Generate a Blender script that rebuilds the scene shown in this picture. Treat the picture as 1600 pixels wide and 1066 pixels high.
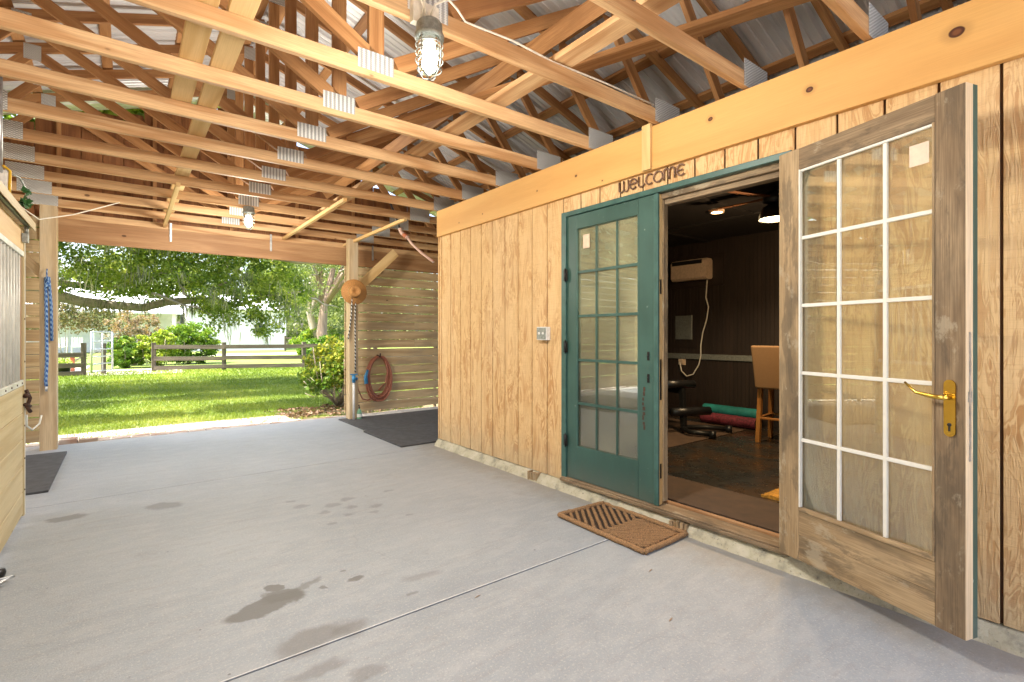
import bpy, math, random
import numpy as np
from mathutils import Vector, Matrix
R=math.radians
random.seed(7); rng=np.random.default_rng(7)
scene=bpy.context.scene
COL=scene.collection
for o in list(bpy.data.objects): bpy.data.objects.remove(o)

# ------------------------------------------------------------------ camera, light
cam=bpy.data.cameras.new('camera'); co=bpy.data.objects.new('camera',cam); COL.objects.link(co)
co.location=(0,0,1.29); co.rotation_euler=(R(90),0,-math.atan(604/783.))
cam.sensor_width=36; cam.lens=783/1600*36; cam.shift_y=-10/1600; cam.clip_end=600; cam.clip_start=.05
scene.camera=co
SUN_DIR=Vector((-0.52,0.03,0.855)).normalized()      # towards the sun
w=bpy.data.worlds.new('World'); scene.world=w; w.use_nodes=True
wn=w.node_tree; wn.nodes.clear()
sky=wn.nodes.new('ShaderNodeTexSky'); sky.sky_type='NISHITA'; sky.sun_disc=False
sky.sun_elevation=math.asin(SUN_DIR.z); sky.sun_rotation=math.atan2(SUN_DIR.x,SUN_DIR.y)
sky.air_density=1.0; sky.dust_density=5.0; sky.ozone_density=.4
bg=wn.nodes.new('ShaderNodeBackground'); bg.inputs[1].default_value=0.15
wo=wn.nodes.new('ShaderNodeOutputWorld')
wn.links.new(sky.outputs[0],bg.inputs[0]); wn.links.new(bg.outputs[0],wo.inputs[0])
sl=bpy.data.lights.new('sun','SUN'); sl.energy=3.0; sl.angle=R(.6); sl.color=(1,.95,.86)
so=bpy.data.objects.new('sun',sl); COL.objects.link(so)
so.rotation_euler=SUN_DIR.to_track_quat('Z','Y').to_euler(); so.location=(0,0,30)
scene.view_settings.view_transform='Standard'; scene.view_settings.look='None'
scene.view_settings.exposure=2.5; scene.view_settings.gamma=1
scene.render.engine='CYCLES'
scene.cycles.max_bounces=10; scene.cycles.diffuse_bounces=6; scene.cycles.transparent_max_bounces=12
scene.render.resolution_x=1024; scene.render.resolution_y=682

# ------------------------------------------------------------------ node helpers
class NT:
    def __init__(s,name):
        s.m=bpy.data.materials.new(name); s.m.use_nodes=True; s.t=s.m.node_tree; s.t.nodes.clear()
        s.out=s.t.nodes.new('ShaderNodeOutputMaterial')
    def n(s,typ,ins=None,**props):
        nd=s.t.nodes.new(typ)
        for k,v in props.items(): setattr(nd,k,v)
        for k,v in (ins or {}).items(): s.set(nd.inputs[k],v)
        return nd
    def set(s,inp,v):
        if isinstance(v,bpy.types.Node): v=v.outputs[0]
        if isinstance(v,bpy.types.NodeSocket): s.t.links.new(v,inp)
        else:
            if isinstance(v,(tuple,list)) and len(v)==3 and inp.type=='RGBA': v=(*v,1)
            inp.default_value=v
    def math(s,op,a,b=0.,c=0.,clamp=False):
        nd=s.n('ShaderNodeMath',{0:a,1:b,2:c},operation=op); nd.use_clamp=clamp; return nd.outputs[0]
    def vmath(s,op,a,b=(0,0,0)):
        nd=s.n('ShaderNodeVectorMath',{0:a,1:b},operation=op)
        return nd.outputs['Value'] if op in('LENGTH','DISTANCE','DOT_PRODUCT') else nd.outputs[0]
    def noise(s,v,scale=1,detail=3,rough=.5,dist=0):
        return s.n('ShaderNodeTexNoise',{'Vector':v,'Scale':scale,'Detail':detail,'Roughness':rough,'Distortion':dist}).outputs['Fac']
    def ramp(s,f,stops):
        nd=s.n('ShaderNodeValToRGB',{0:f}); e=nd.color_ramp.elements
        while len(e)<len(stops): e.new(.5)
        for i,(p,c) in enumerate(stops):
            e[i].position=p
            if not isinstance(c,(tuple,list)): c=(c,c,c)
            e[i].color=(*c,1)
        return nd.outputs[0]
    def mix(s,f,a,b,mode='MIX'):
        nd=s.n('ShaderNodeMix',data_type='RGBA',blend_type=mode); nd.clamp_factor=True
        s.set(nd.inputs[0],f); s.set(nd.inputs[6],a); s.set(nd.inputs[7],b); return nd.outputs[2]
    def step(s,x,a,b): 
        return s.n('ShaderNodeMapRange',{'Value':x,'From Min':a,'From Max':b,'To Min':0.,'To Max':1.},interpolation_type='SMOOTHSTEP').outputs[0]
    def bsdf(s,col,rough=.6,metal=0.,bump=None,bd=.002,bs=1.,spec=None,**kw):
        ins={'Base Color':col,'Roughness':rough,'Metallic':metal}
        if spec is not None: ins['Specular IOR Level']=spec
        ins.update(kw)
        if bump is not None:
            b=s.n('ShaderNodeBump',{'Height':bump,'Strength':bs,'Distance':bd}); ins['Normal']=b.outputs[0]
        p=s.n('ShaderNodeBsdfPrincipled',ins); return p
    def fin(s,sh):
        s.set(s.out.inputs[0],sh if not isinstance(sh,bpy.types.Node) else sh.outputs[0]); return s.m
    def g(s,off=True):
        a=s.n('ShaderNodeAttribute',attribute_name='g').outputs['Vector']
        if not off: return a
        oi=s.n('ShaderNodeObjectInfo').outputs['Random']
        o=s.n('ShaderNodeCombineXYZ',{0:s.math('MULTIPLY',oi,31.),1:s.math('MULTIPLY',oi,17.),2:0.})
        return s.vmath('ADD',a,o.outputs[0])
    def obj(s): return s.n('ShaderNodeTexCoord').outputs['Object']
    def pos(s): return s.n('ShaderNodeNewGeometry').outputs['Position']

def wood(name,light,dark,stain=None,long_s=.55,cross=7.,rings=26.,fine=.35,knots=.6,rough=.62,amount=.8,stain_amt=.35,bump=.0012,spots=None):
    s=NT(name); g=s.g()
    m=s.vmath('MULTIPLY',g,(long_s,cross,cross))
    n1=s.noise(m,1.,2.,.45,.35)
    ring=s.math('MULTIPLY_ADD',s.math('SINE',s.math('MULTIPLY',n1,rings)),.5,.5)
    ring=s.math('POWER',ring,1.7)
    f1=s.noise(s.vmath('MULTIPLY',g,(5.,190.,190.)),1.,3.,.6)
    ff=s.step(f1,.33,.67)
    c=s.mix(s.math('MULTIPLY',ring,amount),light,dark)
    dk=tuple(x*.55 for x in dark)
    c=s.mix(s.math('MULTIPLY',s.math('SUBTRACT',1.,ff),fine),c,dk)
    if stain:
        n2=s.noise(s.vmath('MULTIPLY',g,(.9,3.,3.)),1.7,5.,.62)
        c=s.mix(s.math('MULTIPLY',s.step(n2,.47,.7),stain_amt),c,stain)
    if 'weathered_' in name and 'plank' not in name:
        n3=s.noise(s.vmath('MULTIPLY',g,(2.6,9.,9.)),1.,6.,.7,.4)
        c=s.mix(s.math('MULTIPLY',s.step(n3,.50,.60),.55),c,(.085,.066,.045))
        n4=s.noise(s.vmath('MULTIPLY',g,(3.,5.,5.)),1.6,6.,.7)
        c=s.mix(s.math('MULTIPLY',s.step(n4,.56,.66),.5),c,(.42,.37,.27))
    if knots:
        v=s.n('ShaderNodeTexVoronoi',{'Vector':s.vmath('MULTIPLY',g,(1.3,2.4,.3)),'Scale':1.9})
        d=v.outputs['Distance']
        kn=s.math('SUBTRACT',1.,s.step(d,.045,.07)); halo=s.math('SUBTRACT',1.,s.step(d,.05,.16))
        c=s.mix(s.math('MULTIPLY',halo,.35*knots),c,dark)
        c=s.mix(s.math('MULTIPLY',kn,knots),c,(.07,.03,.014))
    if spots:      # knots with a place of their own: (a,b,size)
        for (a,b,sz) in spots:
            p=s.vmath('SUBTRACT',s.n('ShaderNodeAttribute',attribute_name='g').outputs['Vector'],(a,b,0))
            p=s.vmath('MULTIPLY',p,(1.,1.25,0.))
            L=s.vmath('LENGTH',p)
            wob=s.math('MULTIPLY_ADD',s.noise(g,14.,2.),.35*sz,L)
            c=s.mix(s.math('MULTIPLY',s.math('SUBTRACT',1.,s.step(wob,sz*1.2,sz*2.6)),.55),c,tuple(x*.62 for x in light))
            c=s.mix(s.math('SUBTRACT',1.,s.step(wob,sz*1.0,sz*1.2)),c,(.07,.022,.01))
            c=s.mix(s.math('SUBTRACT',1.,s.step(wob,sz*.45,sz*.85)),c,(.16,.055,.02))
    h=s.math('ADD',s.math('MULTIPLY',f1,.6),s.math('MULTIPLY',ring,-.35))
    return s.fin(s.bsdf(c,rough,0,h,bump,1.,spec=.35))

M={}
M['truss']=wood('pine_lumber',(.66,.43,.225),(.41,.205,.08),(.40,.225,.105),rings=26,fine=.34,stain_amt=.5,knots=.8)
M['web']=wood('pine_web_lumber',(.47,.24,.095),(.30,.13,.043),(.21,.09,.034),rings=24,fine=.35,stain_amt=.5)
M['groove']=wood('dark_groove_wood',(.10,.045,.018),(.06,.028,.012),knots=0)
M['pale']=wood('pale_yellow_lumber',(.74,.53,.26),(.58,.36,.14),rings=18,fine=.15)
M['header']=wood('honey_header_board',(.64,.365,.125),(.54,.275,.08),(.66,.36,.12),long_s=.5,cross=5,rings=12,fine=.12,knots=0,amount=.55,bump=.0005,spots=[(.544,.184,.030),(1.136,.163,.020),(1.703,.20,.017),(2.59,.035,.007),(2.87,.141,.012),(4.2,.09,.008),(4.65,.08,.008),(3.35,.13,.008)])
def plywood():
    s=NT('plywood_siding'); g=s.g()
    n1=s.noise(s.vmath('MULTIPLY',g,(2.0,10.,10.)),1.,3.,.5,1.1)
    ln=s.math('SINE',s.math('MULTIPLY',n1,62.)); ln2=s.math('SINE',s.math('MULTIPLY',n1,23.))
    k=s.math('MAXIMUM',s.math('MULTIPLY',s.step(ln,.1,.95),.75),s.step(ln2,.35,.85))
    patch=s.step(s.noise(s.vmath('MULTIPLY',g,(1.1,3.2,3.2)),1.3,3.,.6,.5),.38,.56)
    c=s.mix(s.math('MULTIPLY',k,s.math('MULTIPLY_ADD',patch,.62,.24)),(.70,.475,.235),(.46,.235,.085))
    f=s.noise(s.vmath('MULTIPLY',g,(4.,150.,150.)),1.,3.,.6)
    c=s.mix(s.math('MULTIPLY',s.step(f,.42,.72),.38),c,(.38,.19,.075))
    saw=s.noise(s.vmath('MULTIPLY',g,(150.,5.,5.)),1.,2.,.55)
    c=s.mix(s.math('MULTIPLY',s.step(saw,.55,.72),.22),c,(.36,.19,.08))
    big=s.noise(s.vmath('MULTIPLY',g,(.5,1.3,.5)),1.3,4.,.6)
    c=s.mix(s.math('MULTIPLY',s.step(big,.42,.68),.22),c,(.72,.56,.36))
    z=s.n('ShaderNodeSeparateXYZ',{0:s.pos()}).outputs[2]
    dirt=s.math('MULTIPLY',s.math('SUBTRACT',1.,s.step(s.math('MULTIPLY_ADD',s.noise(s.pos(),9.,4.),.35,z),.2,.62)),.45)
    c=s.mix(dirt,c,(.42,.36,.24))
    h=s.math('ADD',s.math('MULTIPLY',saw,.8),s.math('ADD',s.math('MULTIPLY',k,-.4),f))
    return s.fin(s.bsdf(c,.7,0,h,.003,1.,spec=.3))
M['t111']=plywood()
M['post']=wood('post_lumber',(.58,.45,.28),(.42,.30,.17),(.46,.40,.30),rings=22,stain_amt=.5)
M['plank']=wood('weathered_plank',(.62,.47,.27),(.42,.28,.14),(.33,.26,.17),rings=22,stain_amt=.65,fine=.4,knots=.8)
M['stall']=wood('green_tinged_plank',(.60,.50,.30),(.47,.36,.19),(.52,.47,.30),rings=16,fine=.2,stain_amt=.4)
M['gable']=wood('brown_gable_siding',(.27,.11,.038),(.16,.058,.02),(.13,.05,.02),rings=26,fine=.4,knots=.3)
M['beamfar']=wood('reddish_beam',(.42,.24,.115),(.30,.15,.065),(.34,.20,.10),rings=18,stain_amt=.4,knots=.9)
M['greywood']=wood('weathered_grey_wood',(.33,.24,.145),(.175,.115,.065),(.10,.075,.05),long_s=1.5,cross=9,rings=14,fine=.55,knots=0,amount=.6,stain_amt=.7,bump=.001,rough=.75)
M['warmgrey']=wood('weathered_warm_wood',(.44,.32,.185),(.26,.175,.09),(.12,.09,.055),long_s=1.5,cross=9,rings=14,fine=.45,knots=0,amount=.6,stain_amt=.75,bump=.001,rough=.75)
M['edge']=wood('bare_door_edge',(.70,.56,.38),(.60,.44,.27),knots=0,rings=10)
M['fence']=wood('old_fence_board',(.13,.105,.08),(.07,.055,.04),(.17,.15,.10),rings=16,stain_amt=.5)
M['oak']=wood('stool_wood',(.45,.20,.05),(.33,.13,.03),knots=0)

def plain(name,col,rough=.5,metal=0.,nz=.12,ns=30.,bump=0.,spec=None):
    s=NT(name); n=s.noise(s.obj(),ns,4.,.6)
    dk=tuple(c*(1-nz*2.2) for c in col); lt=tuple(min(1,c*(1+nz)) for c in col)
    c=s.ramp(n,[(.25,dk),(.75,lt)])
    rr=s.math('MULTIPLY_ADD',n,.2,rough-.1)
    return s.fin(s.bsdf(c,rr,metal,n if bump else None,bump or .001,1.,spec=spec))
def paint(name,a,b):
    s=NT(name); p=s.pos(); n=s.noise(s.vmath('MULTIPLY',p,(12,12,2)),1.,4.,.6); big=s.noise(p,2.2,4,.6)
    c=s.ramp(n,[(.3,a),(.7,b)]); c=s.mix(s.math('MULTIPLY',s.step(big,.4,.7),.35),c,tuple(x*1.45 for x in b))
    ch=s.noise(p,34,3,.5); gate=s.step(s.noise(p,3.1,2),.5,.62)
    c=s.mix(s.math('MULTIPLY',s.math('MULTIPLY',s.step(ch,.69,.72),gate),.8),c,(.26,.33,.29))
    z=s.n('ShaderNodeSeparateXYZ',{0:p}).outputs[2]
    c=s.mix(s.math('MULTIPLY',s.math('SUBTRACT',1.,s.step(s.math('MULTIPLY_ADD',n,.2,z),.2,.42)),.4),c,(.12,.13,.11))
    return s.fin(s.bsdf(c,s.math('MULTIPLY_ADD',big,.3,.28),0,n,.0008,1))
M['green']=paint('green_paint',(.025,.068,.056),(.034,.088,.073))
M['greentrim']=plain('green_trim_paint',(.045,.115,.10),.4,0,.15,14)
M['white']=plain('white_plastic',(.72,.72,.70),.4)
M['muntin']=plain('white_muntin',(.70,.69,.64),.5,0,.03)
M['galv']=plain('galvanised_metal',(.50,.52,.53),.42,.75,.2,25)
M['galvbar']=plain('galvanised_bar',(.66,.67,.62),.5,.1,.12,6)
M['steel']=plain('grey_cast_metal',(.33,.35,.33),.5,.6,.2,60)
M['black']=plain('black_plastic',(.012,.012,.013),.35)
M['hardware']=plain('dark_hinge_metal',(.03,.03,.03),.4,.7)
M['brass']=plain('polished_brass',(.78,.52,.10),.24,1.,.05,8)
M['rust']=plain('rusty_iron',(.09,.045,.03),.75,.3,.4,80)
M['rubber']=plain('black_rubber_mat',(.075,.076,.08),.75,0,.25,14,.001)
M['hose']=plain('red_brown_hose',(.33,.115,.065),.5)
M['bluer']=plain('blue_plastic',(.03,.22,.45),.4)
M['straw']=plain('tan_straw_hat',(.50,.24,.07),.75,0,.3,120,.001)
M['coir']=plain('coir_fibre',(.36,.205,.095),.95,0,.35,160,.004)
M['coirdark']=plain('coir_backing',(.05,.03,.018),.95,0,.3,120,.003)
M['whitehouse']=plain('white_clapboard',(.74,.73,.74),.6,0,.04,3)
M['whiteroof']=plain('white_metal_roof',(.80,.82,.85),.35,.1,.04,3)
M['redbrown']=plain('terracotta_paint',(.42,.13,.06),.6)
M['windowdark']=plain('dark_window',(.03,.04,.05),.1)
M['tealfoam']=plain('teal_foam',(.02,.25,.24),.6,0,.25,6)
M['maroon']=plain('maroon_foam',(.22,.03,.05),.7,0,.5,50)
M['yellow']=plain('yellow_vinyl',(.75,.45,.02),.4)
M['tanfab']=plain('tan_fabric',(.30,.18,.09),.9,0,.12,200)
M['rugy']=plain('ochre_rug',(.62,.30,.04),.95,0,.3,60,.004)
M['brownmat']=plain('brown_floor_mat',(.085,.05,.03),.85,0,.2,8)
M['ceilblack']=plain('black_ceiling_paint',(.012,.0095,.009),.75)
M['cream']=plain('cream_plastic',(.66,.50,.37),.45)
M['cordw']=plain('white_cable',(.75,.70,.60),.5)
M['bottle']=plain('green_bottle',(.16,.34,.2),.25)
M['leafplastic']=plain('green_leaf_plastic',(.03,.13,.03),.5)

def emis(name,col,st):
    s=NT(name); e=s.n('ShaderNodeEmission',{'Color':col,'Strength':st}); return s.fin(e)
M['bulb']=emis('lit_bulb',(1,.93,.82),9.)
M['bulbwarm']=emis('lit_warm_lamp',(1,.72,.38),8.)
def glassmat(name,tint,fr=1.5,extra=.0,rough=.01,dust=0):
    s=NT(name)
    tr=s.n('ShaderNodeBsdfTransparent',{0:tint}); gl=s.n('ShaderNodeBsdfGlossy',{0:(.95,.98,.95),1:rough})
    f=s.n('ShaderNodeFresnel',{0:fr})
    fa=s.math('ADD',f.outputs[0],extra,clamp=True)
    mx=s.n('ShaderNodeMixShader',{0:fa,1:tr.outputs[0],2:gl.outputs[0]})
    if dust:
        dn=s.math('MULTIPLY_ADD',s.step(s.noise(s.pos(),2.5,5,.6),.35,.75),dust*.8,dust*.6)
        mx=s.n('ShaderNodeMixShader',{0:dn,1:mx.outputs[0],2:s.n('ShaderNodeBsdfDiffuse',{0:(.74,.70,.54)}).outputs[0]})
    return s.fin(mx)
M['glass']=glassmat('window_glass',(.97,.97,.90),1.5,.04,.01,.085)
M['glassg']=glassmat('hazy_window_glass',(.85,.92,.82),1.6,.12,.012,.11)
M['jar']=glassmat('jar_glass',(.95,.97,.95),1.4,.05)

def coldwall():
    s=NT('dark_beadboard_paint'); g=s.pos()
    sep=s.n('ShaderNodeSeparateXYZ',{0:g})
    n=s.noise(s.vmath('MULTIPLY',g,(3,12,1.2)),1,4)
    c=s.ramp(n,[(.3,(.020,.013,.010)),(.7,(.032,.021,.016))])
    return s.fin(s.bsdf(c,.55))
M['bead']=coldwall()
def interiorfloor():
    s=NT('dark_polished_floor'); p=s.pos()
    n=s.noise(p,1.6,5,.6,.8); n2=s.noise(p,9,4)
    c=s.mix(s.step(n,.4,.68),(.022,.023,.022),(.055,.030,.014))
    c=s.mix(s.math('MULTIPLY',s.step(n2,.55,.75),.3),c,(.05,.055,.055))
    sp=s.n('ShaderNodeTexVoronoi',{'Vector':p,'Scale':11.}).outputs['Distance']
    c=s.mix(s.math('MULTIPLY',s.math('SUBTRACT',1.,s.step(sp,.03,.06)),.5),c,(.3,.28,.25))
    return s.fin(s.bsdf(c,s.math('MULTIPLY_ADD',n2,.25,.16),0,n2,.0006,1))
M['ifloor']=interiorfloor()

def concrete():
    s=NT('grey_painted_concrete'); p=s.pos()
    big=s.noise(p,.8,5,.6,.4); mid=s.noise(s.vmath('MULTIPLY',p,(1.,2.2,1)),5,5,.65); fine=s.noise(p,150,2,.6)
    grit=s.noise(p,55,3,.7)
    c=s.ramp(big,[(.3,(.262,.290,.318)),(.7,(.335,.366,.398))])
    c=s.mix(s.math('MULTIPLY',s.step(mid,.4,.72),.35),c,(.46,.46,.465))
    c=s.mix(s.math('MULTIPLY',s.step(s.noise(s.vmath('MULTIPLY',p,(2.,14.,1.)),1.2,6,.7,.5),.5,.72),.4),c,(.25,.25,.255))
    c=s.mix(s.math('MULTIPLY',s.step(s.noise(p,26,5,.8),.52,.68),.45),c,(.27,.27,.27))
    c=s.mix(s.math('MULTIPLY',s.step(s.noise(p,85,3,.7),.54,.66),.5),c,(.50,.50,.49))
    c=s.mix(s.math('MULTIPLY',s.step(s.noise(p,2.2,6,.7,.6),.56,.74),.35),c,(.235,.235,.24))
    c=s.mix(s.math('MULTIPLY',s.step(fine,.45,.75),.25),c,(.46,.46,.46))
    c=s.mix(s.math('MULTIPLY',s.step(grit,.60,.72),.55),c,(.21,.21,.21))
    v=s.n('ShaderNodeTexVoronoi',{'Vector':p,'Scale':38.}); 
    msk=s.math('MULTIPLY',s.math('SUBTRACT',1.,s.step(v.outputs['Distance'],.05,.12)),s.step(s.noise(p,1.7,3),.48,.62))
    c=s.mix(s.math('MULTIPLY',msk,.7),c,(.62,.62,.60))
    v2=s.n('ShaderNodeTexVoronoi',{'Vector':p,'Scale':4.3}).outputs['Distance']
    c=s.mix(s.math('MULTIPLY',s.math('SUBTRACT',1.,s.step(v2,.015,.035)),.7),c,(.10,.095,.09))
    ve=s.n('ShaderNodeTexVoronoi',{'Vector':s.vmath('ADD',p,s.vmath('MULTIPLY',s.n('ShaderNodeTexNoise',{'Vector':p,'Scale':3.,'Detail':5.}).outputs['Color'],(.5,.5,0))),'Scale':.55},feature='DISTANCE_TO_EDGE').outputs['Distance']
    crk=s.math('MULTIPLY',s.math('SUBTRACT',1.,s.step(ve,.0012,.004)),s.step(s.noise(p,1.1,3),.46,.58))
    c=s.mix(s.math('MULTIPLY',crk,.14),c,(.17,.17,.165))
    sx=s.n('ShaderNodeSeparateXYZ',{0:p}).outputs[0]
    ed=s.step(s.math('MULTIPLY_ADD',s.noise(p,8,5,.7),.5,sx),2.72,3.12)
    c=s.mix(s.math('MULTIPLY',ed,.6),c,(.24,.215,.17))
    # damp patches and old stains, each with a place and a shape of its own
    wob=s.n('ShaderNodeTexNoise',{'Vector':p,'Scale':6.,'Detail':4.,'Roughness':.6}).outputs['Color']
    pw=s.vmath('ADD',p,s.vmath('MULTIPLY',s.vmath('SUBTRACT',wob,(.5,.5,.5)),(.16,.16,0)))
    def st(cx,cy,rx,ry,a,col,edge=.25,rot=0.):
        nonlocal c
        q=s.vmath('SUBTRACT',pw,(cx,cy,0))
        if rot:
            q=s.n('ShaderNodeVectorRotate',{'Vector':q,'Angle':rot},rotation_type='Z_AXIS').outputs[0]
        q=s.vmath('MULTIPLY',q,(1/rx,1/ry,0)); L=s.vmath('LENGTH',q)
        c=s.mix(s.math('MULTIPLY',s.math('SUBTRACT',1.,s.step(L,1-edge,1.+edge*.3)),a),c,col)
    W=(.135,.132,.125)
    st(.53,2.60,.21,.075,.85,W,.2,-.2); st(.62,2.655,.11,.07,.85,W,.25,.0); st(.72,2.70,.12,.028,.6,W,.5,-.5); st(.60,2.76,.045,.05,.85,W,.2)
    st(.62,2.20,.19,.10,.6,(.15,.14,.13),.5,-.1); st(.78,2.17,.09,.07,.5,(.15,.14,.13),.5)
    st(.965,2.595,.055,.035,.8,W,.3); st(.80,2.63,.02,.02,.7,W,.3); st(.93,2.75,.022,.016,.6,W,.3)
    st(1.25,2.42,.12,.05,.35,(.17,.16,.15),.5); st(1.14,2.27,.03,.02,.5,W,.4)
    st(-.34,4.71,.14,.075,.6,W,.3); st(.226,4.60,.14,.09,.5,W,.4,.5)
    st(.58,1.97,.12,.06,.5,(.15,.145,.14),.5); st(.725,1.86,.08,.05,.5,(.15,.145,.14),.5)
    for (x,y,r) in [(1.24,3.82,.05),(1.33,3.7,.04),(1.15,3.72,.04),(1.38,3.9,.05),(1.0,4.1,.035),(1.5,3.62,.04),(1.28,3.56,.03),(1.72,3.9,.03),(1.1,3.45,.03),(1.62,3.3,.025),(1.05,3.95,.05),(1.42,3.5,.03)]:
        st(x,y,r*1.3,r,.38,W,.5)
    rr=s.math('MULTIPLY_ADD',mid,.25,.5)
    h=s.math('ADD',s.math('MULTIPLY',fine,.5),mid)
    return s.fin(s.bsdf(c,rr,0,h,.003,1))
M['slab']=concrete()
def curbm():
    s=NT('rough_old_concrete'); p=s.pos()
    n=s.noise(p,7,6,.65); f=s.noise(p,60,4,.7)
    c=s.ramp(n,[(.28,(.15,.15,.13)),(.48,(.44,.41,.30)),(.75,(.56,.53,.43))])
    c=s.mix(s.math('MULTIPLY',s.step(f,.58,.7),.7),c,(.13,.125,.11))
    return s.fin(s.bsdf(c,.85,0,s.math('ADD',n,f),.006,1))
M['curb']=curbm()
M['pale_floor']=plain('pale_ridge_sunlit_floor',(.66,.66,.64),.7,0,.08,20)  # colours the seam ridge and the painted sunlit floor strip
def roofm():
    s=NT('galvalume_roof_metal'); p=s.pos(); n=s.noise(s.vmath('MULTIPLY',p,(.6,5,.6)),1.5,4,.6)
    c=s.ramp(n,[(.3,(.60,.61,.63)),(.7,(.78,.78,.79))])
    return s.fin(s.bsdf(c,s.math('MULTIPLY_ADD',n,.25,.25),.30,n,.003,.5))
M['roof']=roofm()
def gussm(name,cell,flip=False):
    s=NT(name); g=s.g(False)
    sep=s.n('ShaderNodeSeparateXYZ',{0:g})
    x=s.math('SINE',s.math('MULTIPLY',sep.outputs[0],6.283/cell[0])); z=s.math('SINE',s.math('MULTIPLY',sep.outputs[1],6.283/cell[1]))
    k=s.step(s.math('MULTIPLY',x,z) if not flip else s.math('MULTIPLY_ADD',z,.35,x),-.15,.35)
    n=s.noise(g,30,3)
    c=s.mix(k,(.30,.30,.29),(.74,.74,.72)); c=s.mix(s.math('MULTIPLY',n,.4),c,(.6,.6,.58))
    return s.fin(s.bsdf(c,.45,.2,k,.003,1))
M['guss']=gussm('gusset_plate_mesh',(.026,.016)); M['gussbar']=gussm('gusset_plate_bars',(.027,.012),True)

def ground(name,kind):
    s=NT(name); p=s.pos()
    n=s.noise(p,.5,5,.6); f=s.noise(p,14,6,.75); f2=s.noise(p,70,3,.7)
    if kind=='grass':
        c=s.ramp(f,[(.3,(.07,.12,.013)),(.5,(.14,.21,.022)),(.7,(.22,.27,.04))])
        c=s.mix(s.math('MULTIPLY',s.step(n,.45,.7),.45),c,(.20,.24,.055))
        # bare sandy soil near the slab and dry patches
        sep=s.n('ShaderNodeSeparateXYZ',{0:p})
        yy=s.math('ADD',sep.outputs[1],s.math('MULTIPLY',s.math('SUBTRACT',s.noise(p,2.2,5,.7),.5),2.4))
        near=s.math('SUBTRACT',1.,s.step(yy,8.5,9.9))
        c=s.mix(s.math('MULTIPLY',near,.8),c,(.23,.165,.10))
        c=s.mix(s.math('MULTIPLY',s.step(f2,.55,.7),.3),c,(.05,.06,.015))
        return s.fin(s.bsdf(c,.9,0,f,.03,1))
    c=s.ramp(f,[(.3,(.38,.34,.28)),(.7,(.6,.56,.5))]); return s.fin(s.bsdf(c,.9,0,f2,.01,1))
M['lawn']=ground('lawn_ground','grass'); M['sand']=ground('pale_sand','sand')
def brickm():
    s=NT('pale_paver_brick'); g=s.g(True); n=s.noise(g,6,3); f=s.noise(g,80,3)
    c=s.ramp(n,[(.3,(.30,.19,.14)),(.5,(.42,.34,.28)),(.7,(.52,.47,.42))])
    return s.fin(s.bsdf(c,.9,0,f,.004,1))
M['brick']=brickm()
def leafm(name,a,b,c2,tr=.35,rough=.45):
    s=NT(name); t=s.n('ShaderNodeAttribute',attribute_name='g').outputs['Vector']
    sep=s.n('ShaderNodeSeparateXYZ',{0:t})
    c=s.ramp(sep.outputs[0],[(0,a),(.5,b),(1,c2)])
    p=s.bsdf(c,rough,spec=.3); tl=s.n('ShaderNodeBsdfTranslucent',{0:s.mix(1.,c,(1.3,1.3,.6),'MULTIPLY')})
    return s.fin(s.n('ShaderNodeMixShader',{0:tr,1:p.outputs[0],2:tl.outputs[0]}))
M['oakleaf']=leafm('oak_leaves',(.075,.13,.022),(.21,.29,.05),(.44,.47,.13),.55)
M['farleaf']=leafm('distant_leaves',(.085,.125,.05),(.165,.215,.085),(.30,.33,.18),.5)
M['moss']=leafm('spanish_moss',(.13,.14,.08),(.20,.21,.13),(.30,.31,.20),.3,.9)
M['bushleaf']=leafm('bright_bush_leaves',(.05,.12,.012),(.12,.22,.02),(.30,.36,.04))
M['croton']=leafm('yellow_tipped_leaves',(.045,.11,.014),(.12,.20,.025),(.36,.35,.05))
M['dryleaf']=leafm('dry_pinkish_leaves',(.07,.09,.03),(.16,.14,.07),(.32,.22,.15))
M['blade']=leafm('grass_blades',(.085,.14,.014),(.17,.24,.024),(.32,.34,.07),.35)
M['litter']=leafm('leaf_litter',(.07,.04,.02),(.14,.08,.045),(.3,.2,.12),.1)
M['bark']=wood('oak_bark',(.46,.39,.31),(.27,.22,.17),(.13,.11,.08),long_s=3,cross=8,rings=10,knots=0,bump=.01)
M['barkpale']=wood('pale_bark',(.38,.27,.20),(.24,.17,.12),knots=0,bump=.01)
M['mulch']=plain('dark_mulch',(.07,.045,.03),.95,0,.5,25,.02)

def ropem(name,a,b,pitch=.05,diag=1.):
    s=NT(name); g=s.g(False); sep=s.n('ShaderNodeSeparateXYZ',{0:g})
    x=s.math('ADD',s.math('MULTIPLY',sep.outputs[0],6.283/pitch),s.math('MULTIPLY',sep.outputs[1],6.283*diag))
    k=s.step(s.math('SINE',x),-.1,.2); c=s.mix(k,a,b); return s.fin(s.bsdf(c,.8,0,k,.002,1))
M['ropeblue']=ropem('blue_white_rope',(.02,.09,.30),(.22,.36,.56),.055)
M['ropebw']=ropem('black_white_rope',(.015,.015,.02),(.60,.60,.55),.055)
M['ropepink']=ropem('pale_red_rope',(.45,.20,.14),(.62,.52,.45),.03)

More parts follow.
